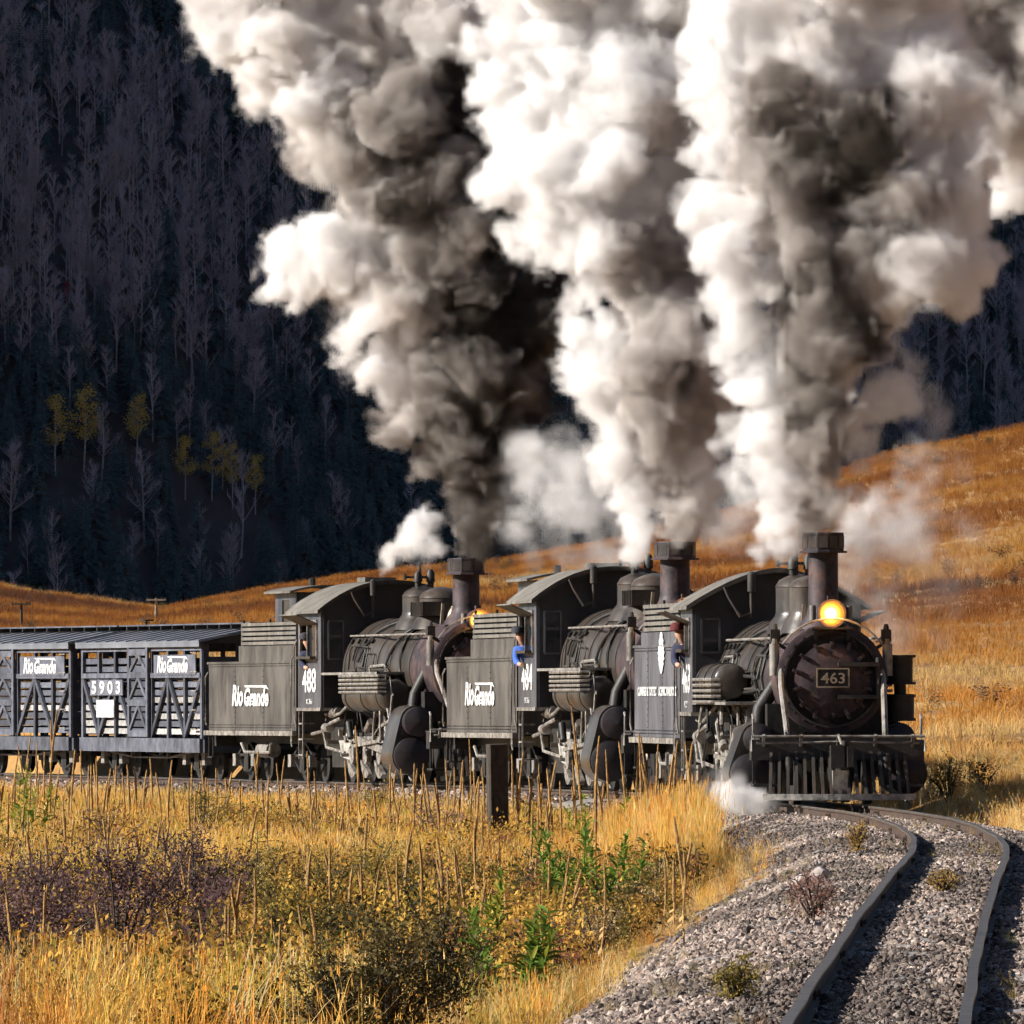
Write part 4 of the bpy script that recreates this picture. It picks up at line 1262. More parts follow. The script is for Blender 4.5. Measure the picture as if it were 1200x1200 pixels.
# ------------------------------------------------------------------ people in the cabs
def person(parent_ob, loc, yaw, lean, jacket, cap, label):
    """upper body leaning out of a cab window, seated; local +x faces forward"""
    root_loc = parent_ob.matrix_basis @ Vector(loc)
    def skin(name, joints, edges, mt, parent=None, sub=1):
        bm = bmesh.new()
        lay = bm.verts.layers.skin.verify()
        vs = []
        for k, (co, r_) in enumerate(joints):
            v = bm.verts.new(co)
            v[lay].radius = (r_, r_) if not isinstance(r_, tuple) else r_
            v[lay].use_root = (k == 0)
            vs.append(v)
        for a_, b_ in edges:
            bm.edges.new((vs[a_], vs[b_]))
        me = bpy.data.meshes.new(name)
        bm.to_mesh(me); bm.free()
        me.materials.append(mt)
        o = link(name, me, parent)
        sm_ = o.modifiers.new('skin', 'SKIN'); sm_.use_smooth_shade = True
        ss = o.modifiers.new('subsurf', 'SUBSURF'); ss.levels = sub; ss.render_levels = sub
        return o
    def pl(v):      # lean the trunk sideways, out of the window (towards -y)
        x, y_, z = v
        return (x, y_ - math.sin(lean) * z * .9, z * (1 - .25 * lean))
    body = skin('person', [(pl((0, 0, 0)), .13), (pl((.02, 0, .22)), .13), (pl((.03, 0, .44)), .145), (pl((.05, 0, .56)), .065), (pl((.07, 0, .64)), .075), (pl((.09, 0, .74)), .105), (pl((.08, 0, .84)), .085),
        (pl((.03, -.19, .47)), .065), (pl((.10, -.30, .24)), .052), (pl((.34, -.30, .18)), .042), (pl((.44, -.28, .18)), .036),
        (pl((.03, .19, .47)), .065), (pl((.08, .26, .22)), .052), (pl((.30, .18, .12)), .042), (pl((.38, .14, .12)), .036),
        ((.0, -.10, -.02), .10), ((.42, -.12, .0), .085), ((.46, -.12, -.42), .06), ((.58, -.12, -.47), .045),
        ((.0, .10, -.02), .10), ((.42, .12, .0), .085), ((.46, .12, -.42), .06), ((.58, .12, -.47), .045), (pl((.185, 0, .735)), .022)],
        [(0, 1), (1, 2), (2, 3), (3, 4), (4, 5), (5, 6), (2, 7), (7, 8), (8, 9), (9, 10), (2, 11), (11, 12), (12, 13), (13, 14), (0, 15), (15, 16), (16, 17), (17, 18), (0, 19), (19, 20), (20, 21), (21, 22), (5, 23)], M_SKIN)
    tag(body, label, 'person')
    body.location = root_loc
    body.rotation_euler = (0, 0, parent_ob.rotation_euler.z + yaw)
    skin('jacket', [(pl((0, 0, .0)), .16), (pl((.02, 0, .22)), .155), (pl((.03, 0, .44)), .165), (pl((.045, 0, .545)), .075),
        (pl((.03, -.19, .47)), .085), (pl((.10, -.30, .24)), .07), (pl((.33, -.30, .18)), .052),
        (pl((.03, .19, .47)), .085), (pl((.08, .26, .22)), .07), (pl((.29, .18, .12)), .052)],
        [(0, 1), (1, 2), (2, 3), (2, 4), (4, 5), (5, 6), (2, 7), (7, 8), (8, 9)], jacket, body)
    skin('trousers', [((0, 0, -.03), .15), ((.0, -.10, -.03), .12), ((.42, -.12, -.01), .10), ((.46, -.12, -.40), .075), ((.0, .10, -.03), .12), ((.42, .12, -.01), .10), ((.46, .12, -.40), .075)],
        [(0, 1), (1, 2), (2, 3), (0, 4), (4, 5), (5, 6)], M_DENIM, body)
    c = MB()
    h = Vector(pl((.08, 0, .84)))
    c.lathe([(-.04, .118), (.02, .118), (.07, .10), (.09, .05), (.095, 0)], h, 'z', 16)
    c.box(h + Vector((.13, 0, -.035)), (.14, .16, .015))
    c.build('cap', cap, body)
    # eyes and mouth
    for s in (-1, 1):
        MB().box(Vector(pl((.178, s * .035, .765))), (.02, .022, .012)).build('eye', M_DARK, body)
    return body
M_DENIM = mat('denim', (0.05, 0.08, 0.17), 0.85, 0, (0.08, 0.12, 0.23), 8)
M_NAVY = mat('navy_jacket', (0.025, 0.028, 0.06), 0.85)
M_BLUE = mat('bright_blue_shirt', (0.05, 0.12, 0.42), 0.85)
M_RED = mat('dark_red_cap', (0.10, 0.018, 0.018), 0.85)
M_DKCAP = mat('dark_cap', (0.03, 0.03, 0.04), 0.8)
person(loco1, (-10.55, -1.06, 1.93), 0, .50, M_NAVY, M_RED, 'person in dark jacket leaning from the leading cab window')
person(loco2, (-11.02, -1.10, 2.0), 0, .52, M_BLUE, M_DKCAP, 'person in bright blue shirt at the middle locomotive cab window')
person(loco3, (-11.02, -1.04, 2.02), 0, .45, M_NAVY, M_DKCAP, 'person in dark jacket and cap leaning out of the third cab')

# ------------------------------------------------------------------ finding the ground under a place of the photograph
def top_z(X, Y):
    """ground or ballast, whichever is higher"""
    u = track_u(X, Y)
    bz = track_z(Y) + np.interp(u, [q_[0] for q_ in BALLAST], [q_[1] for q_ in BALLAST], left=-9, right=-9)
    return np.maximum(ground_z(X, Y), bz)
def hit(x, y):
    d = np.arange(55, 560, 0.25)
    z = top_z((x - 600) * d / F_PX, d)
    ray = (HORIZON - y) * d / F_PX
    k = np.argmax(ray <= z)
    return Vector(((x - 600) * d[k] / F_PX, d[k], float(z[k])))

# ------------------------------------------------------------------ where the shrubs stand (the grass is thinner there)
def leaf_mat(name, c, c2, trans=.3):
    return mat(name, c, .7, 0, c2, 3.0, trans=trans, spec=.2)
LM_PURPLE = leaf_mat('purple_brown_leaves', (.060, .036, .044), (.20, .115, .105))
LM_DKGREEN = leaf_mat('dark_olive_leaves', (.028, .030, .012), (.20, .145, .045))
LM_GOLD = leaf_mat('golden_leaves', (.28, .15, .035), (.50, .32, .07))
LM_OLIVE = leaf_mat('olive_gold_leaves', (.17, .13, .03), (.38, .28, .06))
LM_RUST = leaf_mat('rust_leaves', (.26, .085, .045), (.42, .19, .09))
LM_PINK = leaf_mat('dusty_pink_leaves', (.24, .12, .09), (.42, .25, .19))
LM_STRAW = leaf_mat('straw_leaves', (.42, .28, .12), (.60, .44, .21))
# (x, y of base, width, height in pixels, material, leaves, leaf size, label)
shrubs = [(40, 1150, 170, 118, LM_PURPLE, 2400, .03, 'purple-brown shrub at the left edge of the picture'),
          (140, 1142, 190, 128, LM_PURPLE, 2600, .03, 'largest purple-brown shrub, in front of the first stock car'),
          (225, 1100, 130, 95, LM_PURPLE, 1700, .03, 'small purple-brown shrub beside the golden bushes'),
          (-40, 1135, 150, 110, LM_PURPLE, 1600, .03, 'purple-brown shrub mostly outside the left edge'),
          (330, 1150, 150, 110, LM_OLIVE, 2000, .03, 'olive and gold shrub between two tall mullein stalks'),
          (455, 1235, 190, 140, LM_DKGREEN, 3200, .03, 'darkest olive shrub low at the middle of the picture'),
          (520, 1205, 120, 125, LM_DKGREEN, 2200, .03, 'dark olive shrub beside the bright green plant'),
          (385, 1240, 140, 110, LM_DKGREEN, 1900, .03, 'dark olive shrub at the bottom edge under thin stalks'),
          (400, 1155, 150, 85, LM_DKGREEN, 1900, .028, 'dark olive shrub behind the darkest one'),
          (300, 1075, 150, 85, LM_OLIVE, 1700, .03, 'olive gold bush behind the tall leaning stalk'),
          (430, 1075, 150, 80, LM_OLIVE, 1700, .03, 'olive gold bush in front of the third locomotive'),
          (235, 1005, 120, 70, LM_OLIVE, 1200, .035, 'yellow-green bush below the third tender'),
          (455, 985, 110, 66, LM_OLIVE, 1100, .035, 'green-gold bush growing against the pale ballast'),
          (360, 1010, 130, 60, LM_GOLD, 1200, .035, 'golden bush in the middle of the far grass'),
          (120, 1020, 140, 70, LM_GOLD, 1300, .035, 'golden bush below the first stock car'),
          (520, 1010, 120, 60, LM_PINK, 1300, .03, 'dusty pink bush left of the dark timber post'),
          (640, 1165, 110, 70, LM_RUST, 1500, .025, 'rust red bush at the edge of the ballast'),
          (700, 1130, 90, 60, LM_STRAW, 1100, .025, 'straw coloured bush spilling onto the ballast'),
          (735, 1095, 80, 55, LM_STRAW, 900, .025, 'small straw bush beside the pale boulder'),
          (765, 1060, 70, 45, LM_OLIVE, 800, .025, 'small olive bush at the ballast edge'),
          (955, 1078, 75, 52, LM_PINK, 1000, .022, 'dusty pink weed growing on the ballast left of the rails'),
          (862, 1172, 74, 48, LM_OLIVE, 1000, .02, 'yellow-brown weed on the ballast at the bottom'),
          (1003, 1000, 42, 34, LM_GOLD, 500, .025, 'small yellow tuft beside the bend of the left rail'),
          (1106, 1046, 46, 24, LM_GOLD, 500, .02, 'small orange tuft between the two rails'),
          (1150, 935, 60, 40, LM_DKGREEN, 700, .035, 'dark low bush right of the pilot'),
          (1112, 945, 56, 48, LM_OLIVE, 700, .035, 'olive bush touching the right end of the pilot')]
SHRUB_AT = []
for (x, y, w, h, mt, nl, lf, lb) in shrubs:
    p = hit(x, y)
    SHRUB_AT.append((p.x, p.y, w * p.y / F_PX / 2))
for (x, y) in ((812, 1018), (776, 1022)):
    p = hit(x, y)
    SHRUB_AT.append((p.x, p.y - 1.5, .5))
def near_shrub(X, Y):
    r = np.full(len(X), 9.0)
    for (a, b, w) in SHRUB_AT:
        r = np.minimum(r, np.hypot((X - a) / w, (Y - b) / (w * 2.2 + .3)))
    return r

# ------------------------------------------------------------------ grass
def clump_mesh(name, k, blades, spread, mt, w0=.012, heads=False):
    r_ = np.random.default_rng(k)
    vs, fs = [], []
    for i in range(blades):
        a = r_.uniform(0, 6.28)
        r0 = spread * math.sqrt(r_.random())
        bx, by = r0 * math.cos(a), r0 * math.sin(a)
        h = r_.uniform(.45, 1.0)
        lean = r_.uniform(.02, .38) if r_.random() < .7 else r_.uniform(.4, .95)
        la = r_.uniform(0, 6.28)
        fa = r_.uniform(0, 3.14)
        w = w0 * r_.uniform(.7, 1.3)
        dx, dy = math.cos(fa) * w / 2, math.sin(fa) * w / 2
        k0 = len(vs)
        for f_, ws in ((0, 1), (.5, .9), (.85, .55)):
            ox, oy, oz = math.cos(la) * lean * f_ ** 2 * h, math.sin(la) * lean * f_ ** 2 * h, f_ * h
            vs += [(bx + ox - dx * ws, by + oy - dy * ws, oz), (bx + ox + dx * ws, by + oy + dy * ws, oz)]
        vs.append((bx + math.cos(la) * lean * h, by + math.sin(la) * lean * h, h))
        fs += [(k0, k0 + 1, k0 + 3, k0 + 2), (k0 + 2, k0 + 3, k0 + 5, k0 + 4), (k0 + 4, k0 + 5, k0 + 6)]
        if heads and r_.random() < .5:
            hx, hy, hz = vs[-1]
            k1 = len(vs)
            ww = w * .75
            vs += [(hx - ww, hy, hz - .06), (hx, hy - ww, hz - .10), (hx + ww, hy, hz - .03), (hx, hy + ww, hz - .08), (hx, hy, hz + .04)]
            fs += [(k1, k1 + 1, k1 + 4), (k1 + 1, k1 + 2, k1 + 4), (k1 + 2, k1 + 3, k1 + 4), (k1 + 3, k1, k1 + 4)]
    me = bpy.data.meshes.new(name)
    me.from_pydata(vs, [], fs)
    me.materials.append(mt)
    return me
CL_NEAR = [clump_mesh('grass_clump', 100 + k, 26, .13, M_GRASS, .0085, True) for k in range(7)]
CL_FAR = [clump_mesh('grass_clump_far', 200 + k, 16, .34, M_GRASS, .026) for k in range(6)]
PAL = np.array([(.78, .41, .085), (.86, .56, .14), (.86, .68, .34), (.42, .17, .05), (.36, .27, .065), (.56, .47, .085), (.22, .13, .08)])
def grass_colours(n, weights, big):
    """weights: n x palette, big: patch noise"""
    c = np.cumsum(weights / weights.sum(1, keepdims=True), 1)
    i = (rng.random((n, 1)) > c).sum(1).clip(0, len(PAL) - 1)
    return PAL[i] * rng.uniform(.75, 1.2, (n, 1)) * (0.8 + .4 * big)[:, None]

def field(n, y0, y1, side, margin=1.5, ylim=None):
    Y = np.sqrt(rng.uniform(y0 ** 2, y1 ** 2, n))
    hwid = .0475 * Y + margin
    X = rng.uniform(-1, 1, n) * hwid
    u = track_u(X, Y)
    e = (fbm(X * .9 + 7, Y * .35) - .5) * 1.5
    if side < 0:
        keep = u < -2.35 + e
    else:
        keep = u > 1.75 + e * .6
    return X[keep], Y[keep], u[keep]

# left of the track
X, Y, U = field(92000, 70, 226, -1, 4.5)
big = fbm(X * .5 + 60, Y * .14 + 3)
keep = rng.random(len(X)) < np.clip(.30 + 1.5 * (fbm(X * 1.1, Y * .4 + 50) - .25), .12, 1) * np.interp(Y, [80, 90, 118, 135], [1, .6, .6, 1])
X, Y, U, big = X[keep], Y[keep], U[keep], big[keep]
n = len(X)
W = np.zeros((n, 7))
sx = 600 + F_PX * X / Y
W[:, 0] = .3 + .7 * (big > .5) + .8 * (sx > 620)
W[:, 1] = 1.1 + .8 * (Y > 140)
W[:, 2] = .9 + .7 * (U > -4)
W[:, 3] = .5 + .6 * (big < .45)
W[:, 4] = .35 + .5 * (big < .42)
W[:, 5] = .22 + 1.5 * (fbm(X * .7 + 9, Y * .2) > .60)
W[:, 6] = .35
near = np.clip((150 - Y) / 80, 0, 1)
ns_ = near_shrub(X, Y)
h = rng.uniform(.30, .80, n) * (0.7 + .6 * big) * np.where(U > -3.3, .62, 1) * np.clip(.25 + .6 * ns_, .3, 1) * np.interp(Y, [74, 82, 90, 118, 135, 190], [.95, .85, .55, .55, .85, 1.0])
h *= np.where(Y > 195, .6, 1.0)
z = ground_z(X, Y) - .03 - np.where(ns_ < .75, 5, 0)
s_ = h * rng.uniform(.75, 1.15, n)
tag(scatter('dry_grass', np.stack([X, Y, z], 1), np.stack([rng.normal(0, .08, n), rng.normal(0, .08, n), rng.uniform(0, 6.28, n)], 1), np.stack([s_ * 1.25, s_ * 1.25, h], 1), grass_colours(n, W, big), rng.integers(0, 7, n), CL_NEAR),
    'dry golden and rust grass filling the field left of the track', None, None, 'stuff')

def leafy_clump(k):
    """a small tangle of twigs and leaves"""
    r_ = np.random.default_rng(k)
    vs, fs = [], []
    for i in range(9):
        a = r_.uniform(0, 6.28); e = r_.uniform(.2, 1)
        tip = np.array([math.cos(a) * e * .55, math.sin(a) * e * .55, 1 - .5 * e * e * r_.random()]) * r_.uniform(.7, 1.05)
        k0 = len(vs)
        w = np.array([-math.sin(a), math.cos(a), 0]) * .008
        vs += [tuple(-w), tuple(w), tuple(tip)]; fs.append((k0, k0 + 1, k0 + 2))
        for j in range(26):
            f_ = r_.uniform(.15, 1.05)
            c = tip * f_ + r_.normal(0, .07, 3); c[2] = max(c[2], .02)
            d = r_.normal(0, 1, 3); d /= np.linalg.norm(d)
            g = np.cross(d, r_.normal(0, 1, 3)); g /= np.linalg.norm(g)
            L_ = r_.uniform(.05, .12)
            k0 = len(vs)
            vs += [tuple(c), tuple(c + d * L_ * .5 + g * L_ * .26), tuple(c + d * L_), tuple(c + d * L_ * .5 - g * L_ * .26)]
            fs.append((k0, k0 + 1, k0 + 2, k0 + 3))
    me = bpy.data.meshes.new('brush_clump'); me.from_pydata(vs, [], fs); me.materials.append(M_GRASS)
    return me
BRUSH = [leafy_clump(700 + k) for k in range(6)]
X, Y, U = field(44000, 72, 205, -1)
pa, pb = fbm(X * .45 + 21, Y * .13 + 7), fbm(X * .6 + 71, Y * .16 + 31)
keep = (U < -3.0) & (rng.random(len(X)) < np.clip(3.2 * (pa - .34) + np.interp(Y, [84, 92, 118, 132], [-.1, .3, .3, 0]), 0.03, .95))
X, Y, U, pa, pb = X[keep], Y[keep], U[keep], pa[keep], pb[keep]
n = len(X)
sx = 600 + F_PX * X / Y
bp_ = np.array([(.48, .26, .055), (.64, .40, .08), (.13, .105, .028), (.055, .05, .018), (.13, .075, .075), (.24, .10, .05)])
w_ = np.stack([np.full(n, 1.0), .4 + 1.0 * (pb > .5), .5 + 1.2 * (pb < .5), .3 + 1.6 * ((sx > 300) & (sx < 560) & (Y < 115)), .15 + 2.2 * ((sx < 290) & (Y < 125) & (Y > 84)), np.full(n, .35)], 1)
c_ = np.cumsum(w_ / w_.sum(1, keepdims=True), 1)
tn = bp_[(rng.random((n, 1)) > c_).sum(1).clip(0, 5)] * rng.uniform(.7, 1.25, (n, 1))
h = rng.uniform(.22, .55, n) * (.6 + .8 * pa) * np.where(Y > 180, .7, 1)
tag(scatter('undergrowth', np.stack([X, Y, ground_z(X, Y) - .04], 1), np.stack([rng.normal(0, .1, n), rng.normal(0, .1, n), rng.uniform(0, 6.28, n)], 1), np.stack([h, h, h * rng.uniform(.8, 1.2, n)], 1), tn, rng.integers(0, 6, n), BRUSH),
    'low tangled brush of gold, olive and brown leaves among the dry grass', None, None, 'stuff')
# thick pale-gold stand between the timber post and the ballast
n = 5200
Y = rng.uniform(134, 162, n)
X = (rng.uniform(612, 832, n) - 600) * Y / F_PX
k_ = track_u(X, Y) < -2.0
X, Y = X[k_], Y[k_]
n = len(X)
big = fbm(X * .8 + 4, Y * .2)
W = np.zeros((n, 7)); W[:, 0] = 1.2; W[:, 1] = 1.5; W[:, 2] = .7; W[:, 5] = .4 * (big > .55); W[:, 3] = .15
sx = 600 + F_PX * X / Y
h = rng.uniform(.55, 1.1, n) * (.7 + .55 * big) * np.interp(sx, [612, 680, 740, 815, 832], [.55, .7, 1.0, 1.0, .6])
s_ = h * rng.uniform(.45, .7, n)
tag(scatter('tall_grass', np.stack([X, Y, ground_z(X, Y) - .03], 1), np.stack([rng.normal(0, .07, n), rng.normal(0, .07, n), rng.uniform(0, 6.28, n)], 1), np.stack([s_, s_, h], 1), grass_colours(n, W, big), rng.integers(0, 7, n), CL_NEAR),
    'thick stand of tall pale gold grass at the ballast edge before the tender', None, None, 'stuff')
# right of the track, pale
X, Y, U = field(26000, 70, 200, 1, 2.5)
big = fbm(X * .5 + 30, Y * .14 + 13)
n = len(X)
W = np.zeros((n, 7)); W[:, 2] = 1.8; W[:, 1] = .9; W[:, 0] = .3 + .8 * (Y > 150); W[:, 3] = .4; W[:, 6] = .4 + 1.0 * (Y < 130)
h = rng.uniform(.16, .42, n) * (0.7 + .6 * big)
tag(scatter('trackside_grass', np.stack([X, Y, ground_z(X, Y) - .03], 1), np.stack([rng.normal(0, .1, n), rng.normal(0, .1, n), rng.uniform(0, 6.28, n)], 1), np.stack([h * 1.3, h * 1.3, h], 1), grass_colours(n, W, big), rng.integers(0, 7, n), CL_NEAR),
    'pale straw grass beside the rails on the uphill side', None, None, 'stuff')
# the hill
n = 105000
Y = np.sqrt(rng.uniform(196 ** 2, 535 ** 2, n))
X = rng.uniform(-1, 1, n) * (.0475 * Y + 12)
keep = (track_u(X, Y) > 2.4) | (Y > 262)
X, Y = X[keep], Y[keep]
n = len(X)
big = fbm(X * .14 + 11, Y * .035 + 3, 5)
fine = fbm(X * .5 + 2, Y * .12 + 8)
W = np.zeros((n, 7))
W[:, 0] = 1.3; W[:, 1] = .35 + 1.0 * (Y < 280) * (big > .45); W[:, 2] = .15 + .9 * (Y < 235); W[:, 3] = .4 + 4.5 * (big < .48); W[:, 4] = .3; W[:, 5] = .15 + .5 * (fine > .62); W[:, 6] = .2 + 3.5 * (fine < .38) + 2.5 * (big < .40)
band = fbm(X * .045 + 31, Y * .03 + 5, 4) * .55 + fbm(X * .16 + 3, Y * .07 + 1, 3) * .45
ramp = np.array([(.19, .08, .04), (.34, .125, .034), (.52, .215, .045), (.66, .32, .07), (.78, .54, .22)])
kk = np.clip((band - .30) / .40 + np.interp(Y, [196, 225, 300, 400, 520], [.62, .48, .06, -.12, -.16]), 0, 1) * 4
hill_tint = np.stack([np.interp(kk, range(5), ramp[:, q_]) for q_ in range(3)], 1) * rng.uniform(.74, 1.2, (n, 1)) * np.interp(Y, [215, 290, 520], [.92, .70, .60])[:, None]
h = rng.uniform(.16, .44, n) * (.5 + .9 * fine)
tag(scatter('hill_grass', np.stack([X, Y, ground_z(X, Y) - .04], 1), np.stack([rng.normal(0, .08, n), rng.normal(0, .08, n), rng.uniform(0, 6.28, n)], 1), np.stack([h * 1.5, h * 1.5, h], 1), hill_tint, rng.integers(0, 6, n), CL_FAR),
    'orange and gold grass on the hill behind the train', None, None, 'stuff')

pw, uw, tw_ = bed_points(900, -108, 10, 1.2, -2.9, 2.3)
kw = fbm(pw[:, 0] * .9 + 2, pw[:, 1] * .25 + 9) > .54
pw = pw[kw]; n = len(pw)
hw_ = rng.uniform(.05, .17, n)
wt = np.array([(.50, .36, .12), (.36, .20, .09), (.24, .22, .06), (.58, .47, .24)])[rng.integers(0, 4, n)] * rng.uniform(.7, 1.1, (n, 1))
tag(scatter('ballast_weeds', pw - np.array([0, 0, .02]), np.stack([rng.normal(0, .2, n), rng.normal(0, .2, n), rng.uniform(0, 6.28, n)], 1), np.stack([hw_ * 1.5, hw_ * 1.5, hw_], 1), wt, rng.integers(0, 7, n), CL_NEAR + BRUSH[:2]),
    'tiny dry weeds and grass tufts growing through the ballast', None, None, 'stuff')

n = 900
Y = np.sqrt(rng.uniform(215 ** 2, 525 ** 2, n))
X = rng.uniform(-1, 1, n) * (.0475 * Y + 3)
k_ = (fbm(X * .12 + 50, Y * .04 + 20) > .56) & ((track_u(X, Y) > 4) | (Y > 270))
X, Y = X[k_], Y[k_]; n = len(X)
h = rng.uniform(.25, .6, n)
wt = np.array([(.11, .07, .05), (.16, .10, .05), (.10, .09, .045), (.22, .11, .06)])[rng.integers(0, 4, n)] * rng.uniform(.7, 1.2, (n, 1))
tag(scatter('hill_scrub', np.stack([X, Y, ground_z(X, Y) - .04], 1), np.stack([np.zeros(n), np.zeros(n), rng.uniform(0, 6.28, n)], 1), np.stack([h * 1.6, h * 1.6, h], 1), wt, rng.integers(0, 6, n), BRUSH),
    'dark low scrub dotted over the golden hill', None, None, 'stuff')

# ------------------------------------------------------------------ mullein stalks
M_MUL = mat('dry_mullein', (0.34, 0.19, 0.07), 0.85, 0, (0.52, 0.33, 0.12), 9, 0.4, 60)
M_MULH = mat('mullein_seed_head', (0.20, 0.10, 0.04), 0.9, 0, (0.46, 0.28, 0.09), 22, 0.8, 90)
def mullein_meshes(k):
    r_ = random.Random(k)
    bend = r_.uniform(-.11, .11)
    path = lambda f_: (bend * f_ * f_, bend * .5 * math.sin(f_ * 3), f_)
    b = MB().tube([path(i / 6) for i in range(7)], [.009, .0085, .008, .0075, .007, .006, .005], 5)
    for i in range(9):                                   # withered leaves low on the stem
        f_ = r_.uniform(.03, .45)
        a = r_.uniform(0, 6.28)
        p = Vector(path(f_)); d = Vector((math.cos(a), math.sin(a), -.9))
        e = Vector((-math.sin(a), math.cos(a), .2)) * .022
        L = r_.uniform(.05, .13)
        b.add([p, p + d * L * .5 + e, p + d * L, p + d * L * .5 - e], [(0, 1, 2, 3)])
    stem = b.mesh('mullein_stem', M_MUL)
    f0 = r_.uniform(.45, .62)
    b = MB()
    pts, rad = [], []
    m = 22
    for i in range(m + 1):
        f_ = f0 + (1 - f0) * i / m
        pts.append(path(f_)); rad.append((.0105 + .0055 * r_.random()) * (1 - .45 * (i / m) ** 3) * (.6 if i in (0, m) else 1))
    b.tube(pts, rad, 7)
    if r_.random() < .3:
        p = Vector(path(f0 + .1)); d = Vector((r_.uniform(-.1, .1), r_.uniform(-.1, .1), .22))
        b.tube([p, p + d * .6, p + d], [.012, .015, .009], 6)
    return stem, b.mesh('seed_head', M_MULH)
MULS = [mullein_meshes(k) for k in range(9)]
mul = [(283, 1030, 83), (365, 1062, 80), (340, 1083, 79), (153, 1088, 81), (207, 1062, 84), (186, 1096, 80), (122, 1058, 85), (100, 1130, 79), (66, 1136, 79), (54, 1141, 79), (78, 1140, 80), (115, 1130, 80), (88, 1142, 80), (27, 1138, 80),
       (530, 1020, 97), (515, 980, 108), (473, 988, 108), (458, 1012, 104), (420, 1014, 104), (388, 996, 108), (367, 998, 110), (545, 1028, 100), (562, 1030, 96), (572, 1018, 98), (305, 1152, 78), (527, 1178, 76), (498, 1188, 76), (512, 1192, 76), (226, 1120, 80), (172, 1118, 81), (136, 1108, 82), (240, 1058, 90), (206, 1040, 95),
       (686, 822, 138), (694, 862, 140), (700, 905, 132), (640, 935, 128), (617, 952, 124), (642, 980, 120), (735, 868, 150), (742, 880, 150), (752, 858, 152), (761, 862, 152), (770, 872, 152), (716, 878, 148), (708, 908, 140), (779, 880, 155), (790, 868, 155), (805, 872, 155), (814, 868, 156), (812, 892, 154), (672, 890, 140), (661, 915, 135), (652, 900, 140), (628, 908, 140), (634, 890, 142), (625, 902, 150),
       (420, 850, 150), (418, 890, 150), (362, 880, 160), (337, 915, 165), (311, 912, 168), (359, 938, 160), (374, 935, 158), (345, 965, 150), (483, 895, 158), (480, 900, 160), (488, 900, 158), (492, 895, 158), (508, 905, 160), (521, 905, 160), (540, 890, 160), (556, 902, 158), (563, 898, 160), (600, 880, 160), (612, 900, 150),
       (12, 885, 168), (15, 900, 168), (22, 858, 165), (32, 900, 168), (44, 905, 170), (52, 830, 160), (56, 880, 170), (62, 910, 170), (83, 878, 160), (110, 888, 158), (112, 895, 165), (126, 900, 170), (146, 905, 170), (150, 895, 168), (158, 898, 168), (188, 905, 166), (212, 908, 168), (222, 895, 170), (240, 915, 168), (252, 900, 168), (261, 905, 166), (290, 950, 160), (275, 955, 158), (265, 905, 175), (100, 915, 172), (4, 985, 130), (70, 1000, 120), (95, 950, 150), (292, 995, 130), (330, 985, 130)]
for k in range(70):
    d = random.uniform(135, 192)
    x = random.uniform(-40, 640)
    gz = float(top_z((x - 600) * d / F_PX, d))
    hh = random.uniform(.8, 1.5)
    mul.append((x, HORIZON - (gz + hh) * F_PX / d, d))
for k in range(60):
    d = random.uniform(82, 135)
    x = random.uniform(-60, 830)
    gz = float(top_z((x - 600) * d / F_PX, d))
    hh = random.uniform(.55, 1.1)
    mul.append((x, HORIZON - (gz + hh) * F_PX / d, d))
for k, (x, yt, d) in enumerate(mul):
    X0 = (x - 600) * d / F_PX
    if float(track_u(X0, d)) > -1.9:
        continue
    gz = float(ground_z(X0, d)) - .03
    hh = (HORIZON - yt) * d / F_PX - gz
    if hh < .25:
        continue
    st, sh = MULS[k % 9]
    if d < 92:
        wh = 'in the bottom left corner' if x < 250 else 'rising before the dark olive shrubs'
    elif d > 132:
        wh = 'before the cut-off stock car' if x < 95 else 'before the first stock car' if x < 235 else 'before the third tender' if x < 345 else 'before the third locomotive' if x < 470 else 'beside the dark timber post' if x < 630 else 'in the orange grass before the leading tender'
    else:
        wh = 'among the purple-brown shrubs' if x < 250 else 'among the olive and golden bushes' if x < 480 else 'between the dark olive shrubs and the timber post' if x < 610 else 'among the green leafy plants by the ballast'
    lb = 'dry brown mullein stalk ' + wh
    if (x, yt) == (686, 822):
        lb = 'tallest dry mullein stalk, crossing the middle locomotive running gear'
    elif (x, yt) == (420, 850):
        lb = 'tallest dry mullein stalk in front of the third locomotive'
    elif (x, yt) == (283, 1030):
        lb = 'tallest mullein stalk near the bottom edge, left of the dark shrubs'
    elif (x, yt) == (153, 1088):
        lb = 'leaning mullein stalk just right of the bottom left row'
    o = tag(link('mullein_stalk', st), lb, 'plant', 'mullein stalks ' + wh)
    o.location = (X0, d, gz)
    w = random.uniform(.85, 1.2) * (.9 if d < 100 else 1.15)
    o.scale = (w, w, hh)
    o.rotation_euler = (random.uniform(-.07, .07), random.uniform(-.07, .07), random.uniform(0, 6.28))
    link('seed_head', sh, o)

